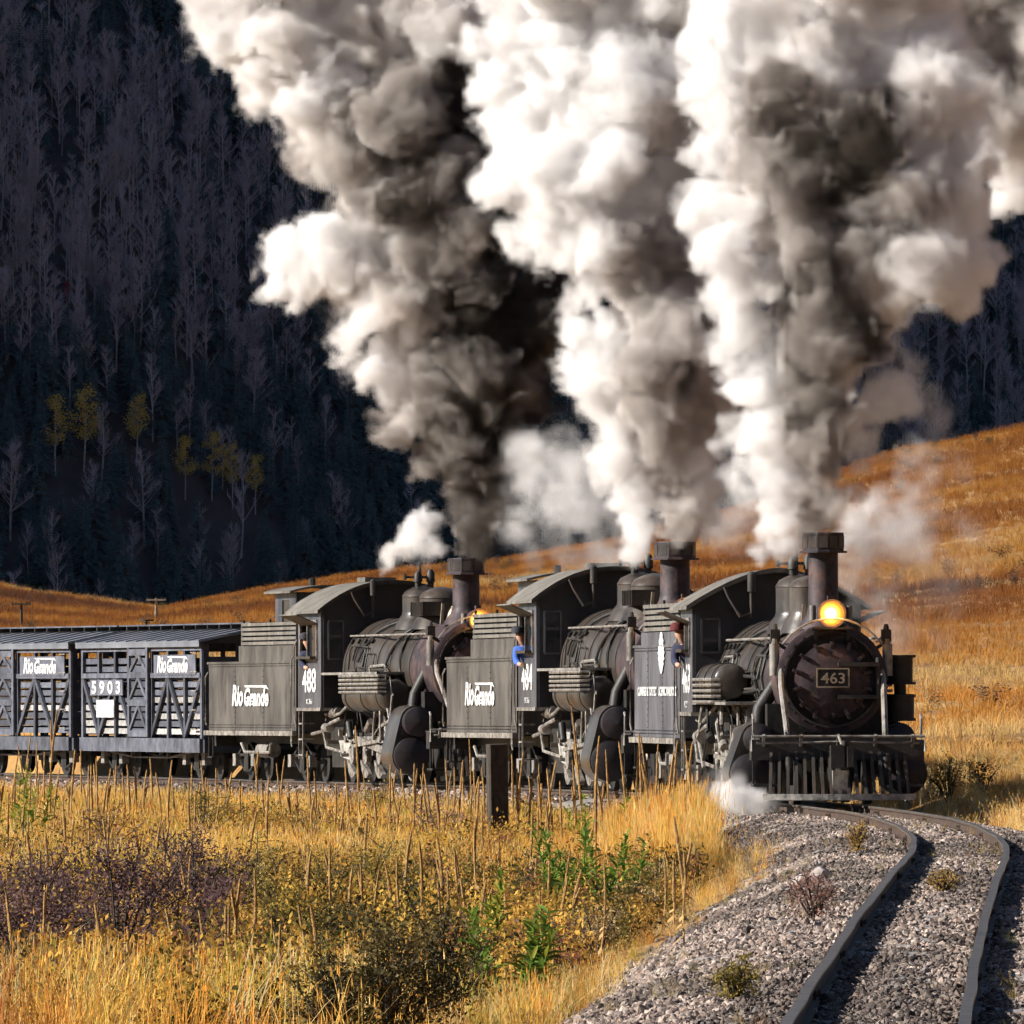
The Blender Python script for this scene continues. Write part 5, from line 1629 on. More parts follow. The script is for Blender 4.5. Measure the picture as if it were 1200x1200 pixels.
# ------------------------------------------------------------------ shrubs
def make_shrub(p, w, h, mt, label, seed, leaves=1800, leaf=.03, name='shrub', twiggy=.5, stem_mat=None):
    r_ = np.random.default_rng(seed)
    root = tag(link(name, None), label, 'shrub')
    root.location = p
    b = MB()
    tips = []
    ns = int(12 + 10 * twiggy)
    for k in range(ns):
        a = r_.uniform(0, 6.28); e = r_.uniform(.15, 1.0)
        tip = Vector((math.cos(a) * e * w / 2, math.sin(a) * e * w / 2, h * (1 - .35 * e * e) * r_.uniform(.42, 1.12)))
        mid = tip * .5 + Vector((0, 0, h * .12))
        b.tube([(0, 0, -.05), mid, tip], [.012, .008, .003], 4)
        tips.append((mid, tip))
        for j in range(3):
            q0 = mid.lerp(tip, r_.uniform(.1, .9))
            t2 = q0 + Vector((r_.uniform(-1, 1) * w * .16, r_.uniform(-1, 1) * w * .16, r_.uniform(.0, .25) * h))
            b.tube([q0, t2], [.006, .002], 3)
            tips.append((q0, t2))
    b.build('stems', stem_mat or M_CBARK, root)
    n = leaves
    i = r_.integers(0, len(tips), n)
    f_ = r_.uniform(.1, 1.08, n)
    a0 = np.array([t[0] for t in tips])[i]; a1 = np.array([t[1] for t in tips])[i]
    c = a0 + (a1 - a0) * f_[:, None] + r_.normal(0, 1, (n, 3)) * np.array([w * .05, w * .05, h * .05])
    low = r_.random(n) < .30
    c[low, 2] *= r_.uniform(.1, .8, low.sum())
    c[:, 2] = np.maximum(c[:, 2], .02)
    d = r_.normal(0, 1, (n, 3)); d[:, 2] += .4
    d /= np.linalg.norm(d, axis=1, keepdims=True)
    e = np.cross(d, r_.normal(0, 1, (n, 3))); e /= np.linalg.norm(e, axis=1, keepdims=True)
    s = leaf * r_.uniform(.6, 1.4, (n, 1))
    v = np.stack([c, c + d * s * .5 + e * s * .28, c + d * s, c + d * s * .5 - e * s * .28], 1).reshape(-1, 3)
    me = bpy.data.meshes.new('foliage')
    me.from_pydata(v.tolist(), [], [(4 * k, 4 * k + 1, 4 * k + 2, 4 * k + 3) for k in range(n)])
    me.materials.append(mt)
    link('foliage', me, root)
    return root
for k, (x, y, w, h, mt, nl, lf, lb) in enumerate(shrubs):
    p = hit(x, y)
    s = F_PX / p.y
    g_ = 1.3 if mt is LM_PURPLE else 1.08
    make_shrub(p, w / s * g_, h / s * g_, mt, lb, 300 + k, int(nl * 1.5 * g_), lf)

# bare dead branches
for k, (x, y, h_, lb) in enumerate(((505, 1075, 70, 'bare dead branch forked above the dark shrubs'), (185, 1040, 90, 'bare dark branches of a dead bush below the stock cars'))):
    p = hit(x, y)
    s = F_PX / p.y
    r_ = random.Random(k + 4)
    b = MB()
    def grow(q0, d_, L, r0, lev):
        q1 = q0 + d_ * L
        b.tube([q0, q0.lerp(q1, .5) + Vector((r_.uniform(-.03, .03), 0, 0)), q1], [r0, r0 * .8, r0 * .5], 5)
        if lev:
            for j in range(3):
                grow(q0.lerp(q1, r_.uniform(.5, 1)), (d_ + Vector((r_.uniform(-1, 1), r_.uniform(-.5, .5), r_.uniform(-.3, .4)))).normalized(), L * .6, r0 * .55, lev - 1)
    for j in range(4):
        grow(Vector((0, 0, -.03)), Vector((r_.uniform(-.8, .8), r_.uniform(-.3, .3), 1)).normalized(), h_ / s * .55, .014, 2)
    o = tag(b.build('dead_branch', M_POLE if k == 0 else M_CBARK, None), lb, 'branch')
    o.location = p

# ------------------------------------------------------------------ broad-leaved green plants
def leaf_shape(mt, L, W):
    vs, fs = [], []
    for i in range(6):
        f_ = i / 5
        w = W * math.sin(math.pi * (f_ * .86 + .14)) ** .8 if i < 5 else .002
        zz = L * (.35 * f_ - .30 * f_ * f_)
        vs += [(f_ * L, -w / 2, zz + w * .2), (f_ * L, 0, zz), (f_ * L, w / 2, zz + w * .2)]
    for i in range(5):
        fs += [(3 * i, 3 * i + 1, 3 * i + 4, 3 * i + 3), (3 * i + 1, 3 * i + 2, 3 * i + 5, 3 * i + 4)]
    me = bpy.data.meshes.new('leaf')
    me.from_pydata(vs, [], fs)
    me.polygons.foreach_set('use_smooth', [True] * len(fs))
    me.materials.append(mt)
    return me
LM_GREEN = leaf_mat('fresh_green_leaves', (.070, .150, .024), (.24, .34, .055), .35)
LM_YGREEN = leaf_mat('yellow_green_leaves', (.22, .24, .03), (.42, .40, .06), .35)
LEAF_G, LEAF_Y = leaf_shape(LM_GREEN, .15, .040), leaf_shape(LM_YGREEN, .14, .034)
plants = [(682, 1092, 95, 125, LEAF_G, 8, 'tall fresh green leafy plant right of the middle, beside the ballast'),
          (725, 1080, 70, 105, LEAF_G, 6, 'green leafy plant just left of the boulders'),
          (600, 1192, 95, 115, LEAF_G, 9, 'dark green leafy plant at the bottom edge'),
          (556, 1202, 50, 70, LEAF_G, 3, 'small green plant left of the bottom leafy one'),
          (645, 1100, 80, 70, LEAF_Y, 6, 'short yellow-green plant between the green ones'),
          (706, 1030, 80, 95, LEAF_Y, 8, 'upright yellow-green plant in the bright orange grass'),
          (25, 1010, 70, 100, LEAF_Y, 6, 'yellow-green leafy stalks below the cut-off stock car'),
          (55, 985, 30, 70, LEAF_G, 2, 'thin green leafy stalk at the far left'),
          (575, 1150, 30, 120, LEAF_Y, 2, 'thin yellow-green stalk beside the bottom leafy plant')]
for k, (x, y, w, h, lf, ns, lb) in enumerate(plants):
    p = hit(x, y)
    s = F_PX / p.y
    r_ = random.Random(70 + k)
    root = tag(link('leafy_plant', None), lb, 'plant')
    root.location = p
    for j in range(ns):
        hx, hy = r_.uniform(-.62, .62) * w / s, r_.uniform(-.6, .6) * w / s
        hh = h / s * r_.uniform(.55, 1.1)
        b = MB().tube([(hx * .3, hy * .3, -.03), (hx * .7, hy * .7, hh * .5), (hx, hy, hh)], [.010, .008, .004], 5)
        b.build('stem', LM_GREEN if lf is LEAF_G else LM_YGREEN, root)
        nl = int(18 + hh * 30)
        for i in range(nl):
            f_ = .12 + .88 * i / nl
            o = link('leaf', lf if r_.random() < .72 else (LEAF_Y if lf is LEAF_G else LEAF_G), root)
            t_ = .3 + .4 * min(1, f_ * 2) + .3 * max(0, f_ * 2 - 1)
            o.location = (hx * t_, hy * t_, hh * f_)
            sc = (1.55 - .75 * f_) * r_.uniform(.75, 1.2)
            o.scale = (sc, sc, sc)
            o.rotation_euler = (r_.uniform(-.5, .5), r_.uniform(-.75, .25) - .25 * f_, i * 2.4 + r_.uniform(-.6, .6))

# ------------------------------------------------------------------ boulders, post, telegraph poles
def boulder(p, sx_, sy_, sz_, seed, label):
    bm = bmesh.new()
    bmesh.ops.create_icosphere(bm, subdivisions=3, radius=1)
    r_ = random.Random(seed)
    cuts = [(Vector((r_.uniform(-1, 1), r_.uniform(-1, 1), r_.uniform(-.6, 1))).normalized(), r_.uniform(.62, .85)) for _ in range(9)]
    for v in bm.verts:
        for n_, d_ in cuts:
            k_ = v.co.dot(n_)
            if k_ > d_:
                v.co -= n_ * (k_ - d_)
        v.co += Vector((r_.uniform(-.02, .02), r_.uniform(-.02, .02), r_.uniform(-.02, .02)))
        v.co = Vector((v.co.x * sx_, v.co.y * sy_, v.co.z * sz_))
    me = bpy.data.meshes.new('boulder')
    bm.to_mesh(me); bm.free()
    me.materials.append(M_ROCK)
    o = tag(link('boulder', me), label, 'rock')
    o.location = p
    o.rotation_euler = (r_.uniform(-.3, .3), r_.uniform(-.3, .3), r_.uniform(0, 6))
boulder(hit(812, 1018) + Vector((0, 0, .12)), .36, .30, .25, 5, 'largest pale boulder where the grass meets the ballast')
boulder(hit(776, 1022) + Vector((0, 0, .10)), .20, .18, .20, 8, 'small grey boulder left of the largest one')
boulder(hit(963, 1030) + Vector((0, 0, .04)), .12, .11, .09, 9, 'tan stone behind the pink weed on the ballast')
boulder(hit(940, 1036) + Vector((0, 0, .03)), .10, .10, .08, 10, 'dark stone beside the tan one on the ballast')

pp_ = px(584, 872, 150)
gz = float(ground_z(pp_.x, pp_.y))
b = MB()
b.prism([(-.125, -.11), (-.10, -.135), (.11, -.13), (.135, -.10), (.13, .11), (.10, .13), (-.11, .125), (-.13, .10)], -.3, pp_.z - gz, 'xy')
post = tag(b.build('timber_post', M_WOOD, None), 'dark square timber post standing in front of the middle tender', 'post')
post.location = (pp_.x, pp_.y, gz)
post.rotation_euler = (R(1), R(-1), R(8))

def telegraph_pole(x, yt, d, mt, arm, label):
    p = px(x, yt, d)
    gz = float(ground_z(p.x, p.y))
    root = tag(link('telegraph_pole', None), label, 'pole')
    root.location = (p.x, p.y, gz)
    H = p.z - gz
    MB().cyl((0, 0, -.3), (0, 0, H), .06, .045, 10).build('pole', mt, root)
    MB().box((0, -.06, H - .06), (arm, .05, .06)).build('crossarm', mt, root)
    for k in (-.45, -.28, .28, .45):
        MB().lathe([(0, .015), (.02, .022), (.05, .02), (.06, .01)], (k * arm, -.06, H - .03), 'z', 8).build('insulator', M_GLASS, root)
telegraph_pole(25, 706, 400, M_CBARK, .68, 'dark telegraph pole behind the cut-off stock car')
telegraph_pole(183, 701, 400, M_POLE, .70, 'pale telegraph pole behind the first stock car')

# ------------------------------------------------------------------ the wood on the mountainside
def aspen_meshes(k, leafy=None):
    r_ = random.Random(500 + k)
    b = MB()
    H = 10.0
    lean = r_.uniform(-.04, .04)
    trunk = lambda f_: Vector((lean * f_ * H + .12 * math.sin(f_ * 4 + k), .1 * math.cos(f_ * 3 + k), f_ * H))
    b.tube([trunk(i / 8) - Vector((0, 0, .4 if i == 0 else 0)) for i in range(9)], [.13, .12, .11, .10, .09, .075, .06, .04, .02], 6)
    tw = MB()
    ends = []
    for i in range(20 if leafy is None else 16):
        f_ = r_.uniform(.34, .97)
        p = trunk(f_)
        a = r_.uniform(0, 6.28)
        L = (1.1 - f_) * H * r_.uniform(.22, .42) + .4
        d = Vector((math.cos(a), math.sin(a), r_.uniform(.6, 1.5))).normalized()
        q1 = p + d * L
        (b if i < 9 else tw).tube([p, p + d * L * .5 + Vector((0, 0, -.05)), q1], [.05, .035, .014], 4)
        ends.append((p, q1))
        if leafy is None:
            for j in range(15):
                c = p.lerp(q1, r_.uniform(.25, 1))
                e = (d + Vector((r_.uniform(-.9, .9), r_.uniform(-.9, .9), r_.uniform(-.1, .9)))).normalized()
                l2 = r_.uniform(.5, 1.15)
                w = Vector((-e.y, e.x, 0)).normalized() * .026
                tw.add([c - w, c + w, c + e * l2], [(0, 1, 2)])
                for m_ in range(2):
                    c2 = c + e * l2 * r_.uniform(.3, .9)
                    e2 = (e + Vector((r_.uniform(-.8, .8), r_.uniform(-.8, .8), r_.uniform(-.2, .7)))).normalized()
                    tw.add([c2 - w * .8, c2 + w * .8, c2 + e2 * r_.uniform(.3, .6)], [(0, 1, 2)])
    if leafy is not None:
        tw = MB()
        for p, q1 in ends:
            for j in range(70):
                c = p.lerp(q1, r_.uniform(.3, 1.1)) + Vector((r_.gauss(0, .33), r_.gauss(0, .33), r_.gauss(0, .30)))
                e = Vector((r_.gauss(0, 1), r_.gauss(0, 1), r_.gauss(0, 1))).normalized() * .12
                g = e.cross(Vector((r_.gauss(0, 1), r_.gauss(0, 1), r_.gauss(0, 1)))).normalized() * .10
                tw.add([c - e, c + g, c + e, c - g], [(0, 1, 2, 3)])
    return b.mesh('aspen_trunk', M_BARK), tw.mesh('aspen_crown', leafy or M_TWIG, False)
def conifer_meshes(k):
    r_ = random.Random(900 + k)
    H = 10.0
    b = MB().tube([(0, 0, -.4), (0, 0, H * .5), (0, 0, H * .97)], [.16, .10, .015], 6)
    c = MB()
    wid = r_.uniform(1.3, 1.9)
    z = .8
    while z < H * .985:
        f_ = z / H
        rr_ = wid * (1 - f_) ** .8 + .06
        nb = 8 if f_ < .7 else 6
        for j in range(nb):
            a = r_.uniform(0, 6.28)
            L = rr_ * r_.uniform(.65, 1.15)
            d = Vector((math.cos(a), math.sin(a), 0)); t_ = Vector((-d.y, d.x, 0))
            droop = r_.uniform(.15, .45)
            p0 = Vector((0, 0, z))
            for m_ in range(3):
                g0, g1 = .12 + .28 * m_, .5 + .28 * m_
                w = L * .26 * (1 - .22 * m_)
                q0 = p0 + d * L * g0 + Vector((0, 0, -droop * L * g0 ** 1.5))
                q1 = p0 + d * L * min(g1, 1) + Vector((0, 0, -droop * L * g1 ** 1.5))
                sp = Vector((0, 0, -.12 * r_.uniform(.3, 1)))
                c.add([q0, q1 + t_ * w + sp, q1 + d * .10, q1 - t_ * w + sp], [(0, 1, 2), (0, 2, 3)])
        z += r_.uniform(.22, .36)
    return b.mesh('conifer_trunk', M_CBARK), c.mesh('conifer_crown', M_NEEDLE, False)
ASP = [aspen_meshes(k) for k in range(5)]
CON = [conifer_meshes(k) for k in range(4)]
YEL = [aspen_meshes(20 + k, M_YLEAF) for k in range(3)]
RED = aspen_meshes(31, M_RLEAF)

def tree(kind, meshes, p, h, label, group=None, cat='tree'):
    o = tag(link(kind, None), label, cat, group)
    o.location = p
    o.rotation_euler = (0, 0, random.uniform(0, 6.28))
    w = h / 10 * random.uniform(.85, 1.2)
    o.scale = (w, w, h / 10)
    link('trunk', meshes[0], o)
    link('crown', meshes[1], o)
def mount_hit(x, y):
    d = np.arange(1200, 1700, .5)
    z = mount_z((x - 600) * d / F_PX, d)
    k = np.argmax((HORIZON - y) * d / F_PX <= z)
    return Vector(((x - 600) * d[k] / F_PX, d[k], float(z[k])))
# named yellow trees, and the red one
KEEP = []
for k, (x, yt, yb, lb) in enumerate(((66, 476, 548, 'yellow aspen, leftmost of the yellow trees on the dark slope'), (98, 468, 545, 'tall yellow aspen, second from the left on the dark slope'),
        (160, 472, 540, 'muted yellow aspen, third from the left on the dark slope'), (248, 520, 580, 'brightest yellow aspen, above the pale telegraph pole'),
        (272, 530, 585, 'small yellow aspen right of the brightest one'), (300, 538, 590, 'rightmost small yellow aspen on the dark slope'), (216, 522, 575, 'thin pale yellow aspen left of the brightest one'))):
    p = mount_hit(x, yb + 12)
    KEEP.append((x, yb + 12, 15))
    tree('yellow_aspen', YEL[k % 3], p, (yb + 12 - yt) * p.y / F_PX * 1.08, lb)
p = mount_hit(78, 362)
KEEP.append((78, 362, 10))
tree('red_tree', RED, p, 30 * p.y / F_PX, 'small red-leaved tree high on the dark slope at the left')
# tall bare aspens that stand out
for (x, yt, yb, lb) in ((13, 538, 640, 'tall bare aspen at the left edge below the yellow trees'), (168, 545, 640, 'tall bare aspen with spreading crown above the first stock car'), (283, 548, 655, 'tall bare aspen with a bent pale trunk right of the yellow trees'), (178, 430, 520, 'tall straight bare aspen behind the muted yellow one')):
    p = mount_hit(x, yb)
    KEEP.append((x, yb, 10))
    tree('tall_aspen', ASP[0], p, (yb - yt) * p.y / F_PX * 1.1, lb)
# the rest: nearest rows as single trees, everything behind as one wood
n = 30000
X = rng.uniform(-170, 150, n); Y = rng.uniform(1205, 1560, n)
Zm = mount_z(X, Y)
sxp, syp = 600 + F_PX * X / Y, HORIZON - F_PX * Zm / Y
ok = (Zm > -13.4) & (Zm < 190)
for (x_, y_, w_) in KEEP:
    ok &= ~((np.abs(sxp - x_) < w_) & (syp > y_ - 4) & (syp < y_ + 78))
X, Y, Zm, sxp, syp = X[ok], Y[ok], Zm[ok], sxp[ok], syp[ok]
zone = fbm(X * .035 + 3, Zm * .045 + 8, 4)
con_p = np.clip(.40 + 2.6 * (zone - .5) + .25 * ((syp > 470) & (syp < 580)) + .42 * (syp >= 580), .08, .92)
is_con = rng.random(len(X)) < con_p
hh = np.where(is_con, rng.uniform(5, 10.5, len(X)), rng.uniform(5.5, 10, len(X)))
vis = ((sxp > 5) & (sxp < 430) & (syp > 150) & (syp < 700)) | ((sxp > 1085) & (sxp < 1195) & (syp > 330) & (syp < 500))
order = np.argsort(-syp + rng.uniform(0, 60, len(X)))
singles = [i for i in order if vis[i]]
na, nc, used = 0, 0, []
def where(x, y):
    if x > 600:
        return 'right of all the smoke, above the hill'
    col = 'at the left edge' if x < 110 else 'above the stock cars' if x < 240 else 'left of the dark smoke column'
    row = 'by the meadow' if y > 640 else 'low on the slope' if y > 560 else 'halfway up the slope' if y > 420 else 'high on the slope'
    return row + ', ' + col
for i in singles:
    if is_con[i] and nc < 150:
        nc += 1
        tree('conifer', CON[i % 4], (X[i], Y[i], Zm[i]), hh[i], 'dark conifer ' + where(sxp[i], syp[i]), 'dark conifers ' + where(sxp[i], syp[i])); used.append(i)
    elif not is_con[i] and na < 150:
        na += 1
        tree('bare_aspen', ASP[i % 5], (X[i], Y[i], Zm[i]), hh[i], 'leafless grey aspen ' + where(sxp[i], syp[i]), 'leafless aspens ' + where(sxp[i], syp[i])); used.append(i)
rest = np.ones(len(X), bool); rest[used] = False
def joined(ms):
    out = []
    for tr, cr in ms:
        bm = bmesh.new()
        bm.from_mesh(tr)
        for f_ in bm.faces: f_.material_index = 0
        k0 = len(bm.faces)
        bm.from_mesh(cr)
        bm.faces.ensure_lookup_table()
        for f_ in bm.faces[k0:]: f_.material_index = 1
        me = bpy.data.meshes.new('tree'); bm.to_mesh(me); bm.free()
        me.materials.append(tr.materials[0]); me.materials.append(cr.materials[0])
        out.append(me)
    return out
i = np.where(rest)[0]
vi = np.where(is_con[i], 5 + rng.integers(0, 4, len(i)), rng.integers(0, 5, len(i)))
w = hh[i] / 10 * rng.uniform(.85, 1.2, len(i))
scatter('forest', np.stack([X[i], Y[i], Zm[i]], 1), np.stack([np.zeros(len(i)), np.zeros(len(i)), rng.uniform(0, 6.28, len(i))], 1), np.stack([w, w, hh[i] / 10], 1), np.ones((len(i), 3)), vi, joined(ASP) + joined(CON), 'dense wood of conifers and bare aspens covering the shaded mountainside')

# ------------------------------------------------------------------ smoke and steam
def smoke_material(name, sigma, aniso=0.0):
    m = bpy.data.materials.new(name)
    m.use_nodes = True
    t = m.node_tree
    t.nodes.clear()
    pv = t.nodes.new('ShaderNodeVolumePrincipled')
    mo = t.nodes.new('ShaderNodeOutputMaterial')
    t.links.new(pv.outputs[0], mo.inputs['Volume'])
    at = t.nodes.new('ShaderNodeAttribute')
    at.attribute_name = 'soot'
    rp = t.nodes.new('ShaderNodeValToRGB')
    el = rp.color_ramp.elements
    el[0].position, el[0].color = 0.0, (.981, .976, .973, 1)
    el[1].position, el[1].color = 1.0, (.10, .085, .07, 1)
    for p_, c_ in ((.22, (.945, .930, .920)), (.5, (.82, .785, .755)), (.78, (.47, .43, .40))):
        e = el.new(p_); e.color = (*c_, 1)
    t.links.new(at.outputs['Fac'], rp.inputs[0])
    t.links.new(rp.outputs[0], pv.inputs['Color'])
    pv.inputs['Density'].default_value = sigma
    pv.inputs['Anisotropy'].default_value = aniso
    return m

def make_smoke(name, label, puffs, voxel, sigma, seed, bump=1.0, pad=.5, sub=True):
    """puffs: (x, y, z, radius, soot, density); the volume is the union of the puffs, roughened into billows"""
    r_ = np.random.default_rng(seed)
    pts, rad, soot, den = [], [], [], []
    for (x, y, z, r, s, dn) in puffs:
        k = 12 if (sub and r > .25) else 1
        for j in range(k):
            d = r_.normal(0, 1, 3); d /= np.linalg.norm(d)
            q = r * .62 * r_.random() ** (1 / 3) if k > 1 else 0
            pts.append((x + d[0] * q, y + d[1] * q, z + d[2] * q))
            rad.append(r * (r_.uniform(.42, .62) if k > 1 else 1))
            soot.append(min(1, max(0, s + r_.normal(0, .09)))); den.append(dn)
    pts = np.array(pts); rad = np.array(rad)
    lo = (pts - rad[:, None]).min(0) - pad; hi = (pts + rad[:, None]).max(0) + pad
    c0 = (lo + hi) / 2
    me = bpy.data.meshes.new(name)
    me.from_pydata((pts - c0).tolist(), [], [])
    for nm, v in (('rad', rad), ('sootiness', soot), ('thick', den)):
        a = me.attributes.new(nm, 'FLOAT', 'POINT'); a.data.foreach_set('value', np.asarray(v, dtype=np.float32))
    o = link(name, me)
    o.location = c0
    m = smoke_material(name, sigma)
    me.materials.append(m)
    g = bpy.data.node_groups.new(name, 'GeometryNodeTree')
    g.interface.new_socket('Geometry', in_out='INPUT', socket_type='NodeSocketGeometry')
    g.interface.new_socket('Geometry', in_out='OUTPUT', socket_type='NodeSocketGeometry')
    N, L = g.nodes.new, g.links.new
    gi, go = N('NodeGroupInput'), N('NodeGroupOutput')
    pos = N('GeometryNodeInputPosition').outputs[0]
    def mth(op, *a):
        n_ = N('ShaderNodeMath'); n_.operation = op
        for i, v in enumerate(a):
            if isinstance(v, (int, float)): n_.inputs[i].default_value = v
            else: L(v, n_.inputs[i])
        return n_.outputs[0]
    def vm(op, a, b_=None, s=None):
        n_ = N('ShaderNodeVectorMath'); n_.operation = op
        for i, v in enumerate((a, b_)):
            if v is None: continue
            if isinstance(v, tuple): n_.inputs[i].default_value = v
            else: L(v, n_.inputs[i])
        if s is not None: n_.inputs['Scale'].default_value = s
        return n_
    def noise(v, sc, det):
        n_ = N('ShaderNodeTexNoise'); n_.inputs['Scale'].default_value = sc; n_.inputs['Detail'].default_value = det
        L(v, n_.inputs['Vector']); return n_
    P0 = vm('ADD', pos, tuple(float(q) for q in r_.uniform(-50, 50, 3))).outputs[0]
    wv = vm('SCALE', vm('SUBTRACT', noise(P0, .8, 1).outputs['Color'], (.5, .5, .5)).outputs[0], s=1.0 * bump).outputs[0]
    wv2 = vm('SCALE', vm('SUBTRACT', noise(P0, 3.2, 2).outputs['Color'], (.5, .5, .5)).outputs[0], s=.42 * bump).outputs[0]
    wv = vm('ADD', wv, wv2).outputs[0]
    PW = vm('ADD', pos, wv).outputs[0]
    PWN = vm('ADD', P0, wv).outputs[0]
    def vor(sc):
        v = N('ShaderNodeTexVoronoi'); v.feature = 'F1'; v.inputs['Scale'].default_value = sc
        L(PWN, v.inputs['Vector']); return v.outputs['Distance']
    b = mth('MULTIPLY', vor(1.15), -.50 * bump)
    b = mth('MULTIPLY_ADD', vor(2.7), -.30 * bump, b)
    b = mth('MULTIPLY_ADD', vor(6.3), -.15 * bump, b)
    fine = noise(PWN, 4.0, 6).outputs[0]
    b = mth('MULTIPLY_ADD', fine, .75 * bump, b)
    def sampler(P_):
        sn = N('GeometryNodeSampleNearest'); sn.domain = 'POINT'
        L(gi.outputs[0], sn.inputs['Geometry']); L(P_, sn.inputs['Sample Position'])
        def samp(dt, val):
            s = N('GeometryNodeSampleIndex'); s.data_type = dt; s.domain = 'POINT'
            L(gi.outputs[0], s.inputs['Geometry']); L(val, [q for q in s.inputs if q.name == 'Value' and q.enabled][0]); L(sn.outputs[0], s.inputs['Index'])
            return [q for q in s.outputs if q.enabled][0]
        return samp
    def na(nm):
        x = N('GeometryNodeInputNamedAttribute'); x.data_type = 'FLOAT'; x.inputs[0].default_value = nm
        return [q for q in x.outputs if q.enabled and q.name == 'Attribute'][0]
    smp = sampler(PW)
    dist = vm('DISTANCE', PW, smp('FLOAT_VECTOR', N('GeometryNodeInputPosition').outputs[0])).outputs['Value']
    rads = smp('FLOAT', na('rad'))
    amp = mth('MINIMUM', mth('MAXIMUM', mth('MULTIPLY', rads, 2.4), .22), 1.0)
    sd = mth('ADD', mth('SUBTRACT', rads, dist), mth('MULTIPLY', mth('ADD', b, .24 * bump), amp))
    th = smp('FLOAT', na('thick'))
    mr = N('ShaderNodeMapRange'); mr.interpolation_type = 'SMOOTHSTEP'
    L(sd, mr.inputs[0]); mr.inputs[1].default_value = 0
    # thin steam has a wide soft edge, thick smoke a narrow one
    L(mth('ADD', mth('MAXIMUM', .07, mth('MINIMUM', .40, mth('MULTIPLY', mth('SUBTRACT', rads, .08), 1.25))), mth('MULTIPLY', mth('SUBTRACT', 1.0, th), .5)), mr.inputs[2])
    mr.inputs[3].default_value = 0; mr.inputs[4].default_value = 1
    dens = mth('MULTIPLY', mr.outputs[0], mth('MULTIPLY', th, th))
    vc = N('GeometryNodeVolumeCube')
    L(dens, vc.inputs['Density'])
    vb = N('GeometryNodeVolumeCube')
    ext = (hi - lo)
    for v_, vs in ((vc, voxel), (vb, voxel * 3.2)):
        v_.inputs['Min'].default_value = tuple(-ext / 2); v_.inputs['Max'].default_value = tuple(ext / 2)
        for nm, e in zip('XYZ', ext):
            v_.inputs['Resolution ' + nm].default_value = max(4, int(e / vs))
    smp2 = sampler(PW)
    so_ = mth('ADD', smp2('FLOAT', na('sootiness')), mth('MULTIPLY', mth('SUBTRACT', noise(PWN, 1.3, 4).outputs[0], .5), mth('SUBTRACT', 1.15, mth('MULTIPLY', smp2('FLOAT', na('sootiness')), .6))))
    L(mth('MULTIPLY', mth('MAXIMUM', so_, .01), mth('GREATER_THAN', sd, -.22)), vb.inputs['Density'])
    gg, ss = N('GeometryNodeGetNamedGrid'), N('GeometryNodeStoreNamedGrid')
    L(vb.outputs[0], gg.inputs['Volume']); gg.inputs['Name'].default_value = 'density'
    L(vc.outputs[0], ss.inputs['Volume']); ss.inputs['Name'].default_value = 'soot'
    L(gg.outputs['Grid'], ss.inputs['Grid'])
    sm = N('GeometryNodeSetMaterial'); sm.inputs['Material'].default_value = m
    L(ss.outputs[0], sm.inputs[0]); L(sm.outputs[0], go.inputs[0])
    md = o.modifiers.new('billows', 'NODES'); md.node_group = g
    return tag(o, label, None, None, 'stuff')

def puffs_px(rows, d0, y_stack, lag=.18, seed=1, boost=0.0):
    """rows: (x, y, radius in pixels, soot, density, extra depth) at the distance of one smokestack"""
    r_ = random.Random(seed)
    out = []
    for row in rows:
        x, y, r, s = row[:4]
        dn = row[4] if len(row) > 4 else 1.0
        ex = row[5] if len(row) > 5 else 0.0
        sc = F_PX / d0
        dd = d0 + max(0, (y_stack - y)) / sc * lag + ex + r_.uniform(-.35, .35) * r / sc
        p = px(x, y, dd)
        out.append((p.x, p.y, p.z, r / sc * 1.14, min(1, s + boost if s > .25 else s), dn))
    return out

D3, D2, D1_ = 206.9, 186.4, 167.5
PL3 = [(555, 636, 18, 0.95), (555, 618, 25, 0.97), (556, 598, 32, 1), (560, 572, 38, 1), (568, 542, 46, 1), (592, 520, 34, 1), (530, 545, 30, 0.8), (560, 508, 56, 0.9),
       (585, 470, 56, 0.95), (520, 480, 48, 0.55), (600, 415, 62, 1), (545, 410, 74, 0.7), (482, 435, 40, 0.3), (625, 365, 52, 1), (565, 335, 80, 0.75), (475, 365, 55, 0.35),
       (440, 305, 55, 0.2), (385, 312, 48, 0.06), (338, 306, 34, 0.02), (355, 335, 30, 0.02), (425, 375, 40, 0.15), (450, 435, 32, 0.2), (470, 490, 30, 0.3), (500, 545, 26, 0.5),
       (525, 255, 84, 0.6), (590, 255, 52, 0.85), (440, 235, 64, 0.35), (400, 178, 52, 0.3), (470, 150, 84, 0.4), (565, 160, 70, 0.8), (545, 85, 74, 0.6), (445, 80, 74, 0.3),
       (365, 115, 50, 0.2), (340, 55, 60, 0.2), (285, 20, 44, 0.2), (310, 100, 30, 0.2), (405, 15, 74, 0.12), (505, 5, 74, 0.25), (450, -80, 90, 0.2), (340, -60, 80, 0.25),
       (560, -60, 80, 0.4), (480, -170, 90, 0.2), (600, -150, 80, 0.3), (466, 656, 13, 0, 1, 2.6), (478, 642, 18, 0, 1, 2.6), (494, 628, 22, 0, 1, 2.6), (510, 614, 18, 0.02, 1, 2.6),
       (505, 640, 16, 0, 0.8)]
make_smoke('smoke_plume', 'darkest column of smoke, rising from the third locomotive at the left', puffs_px(PL3, D3, 650, seed=3, boost=.3), .056, 5.8, 3)
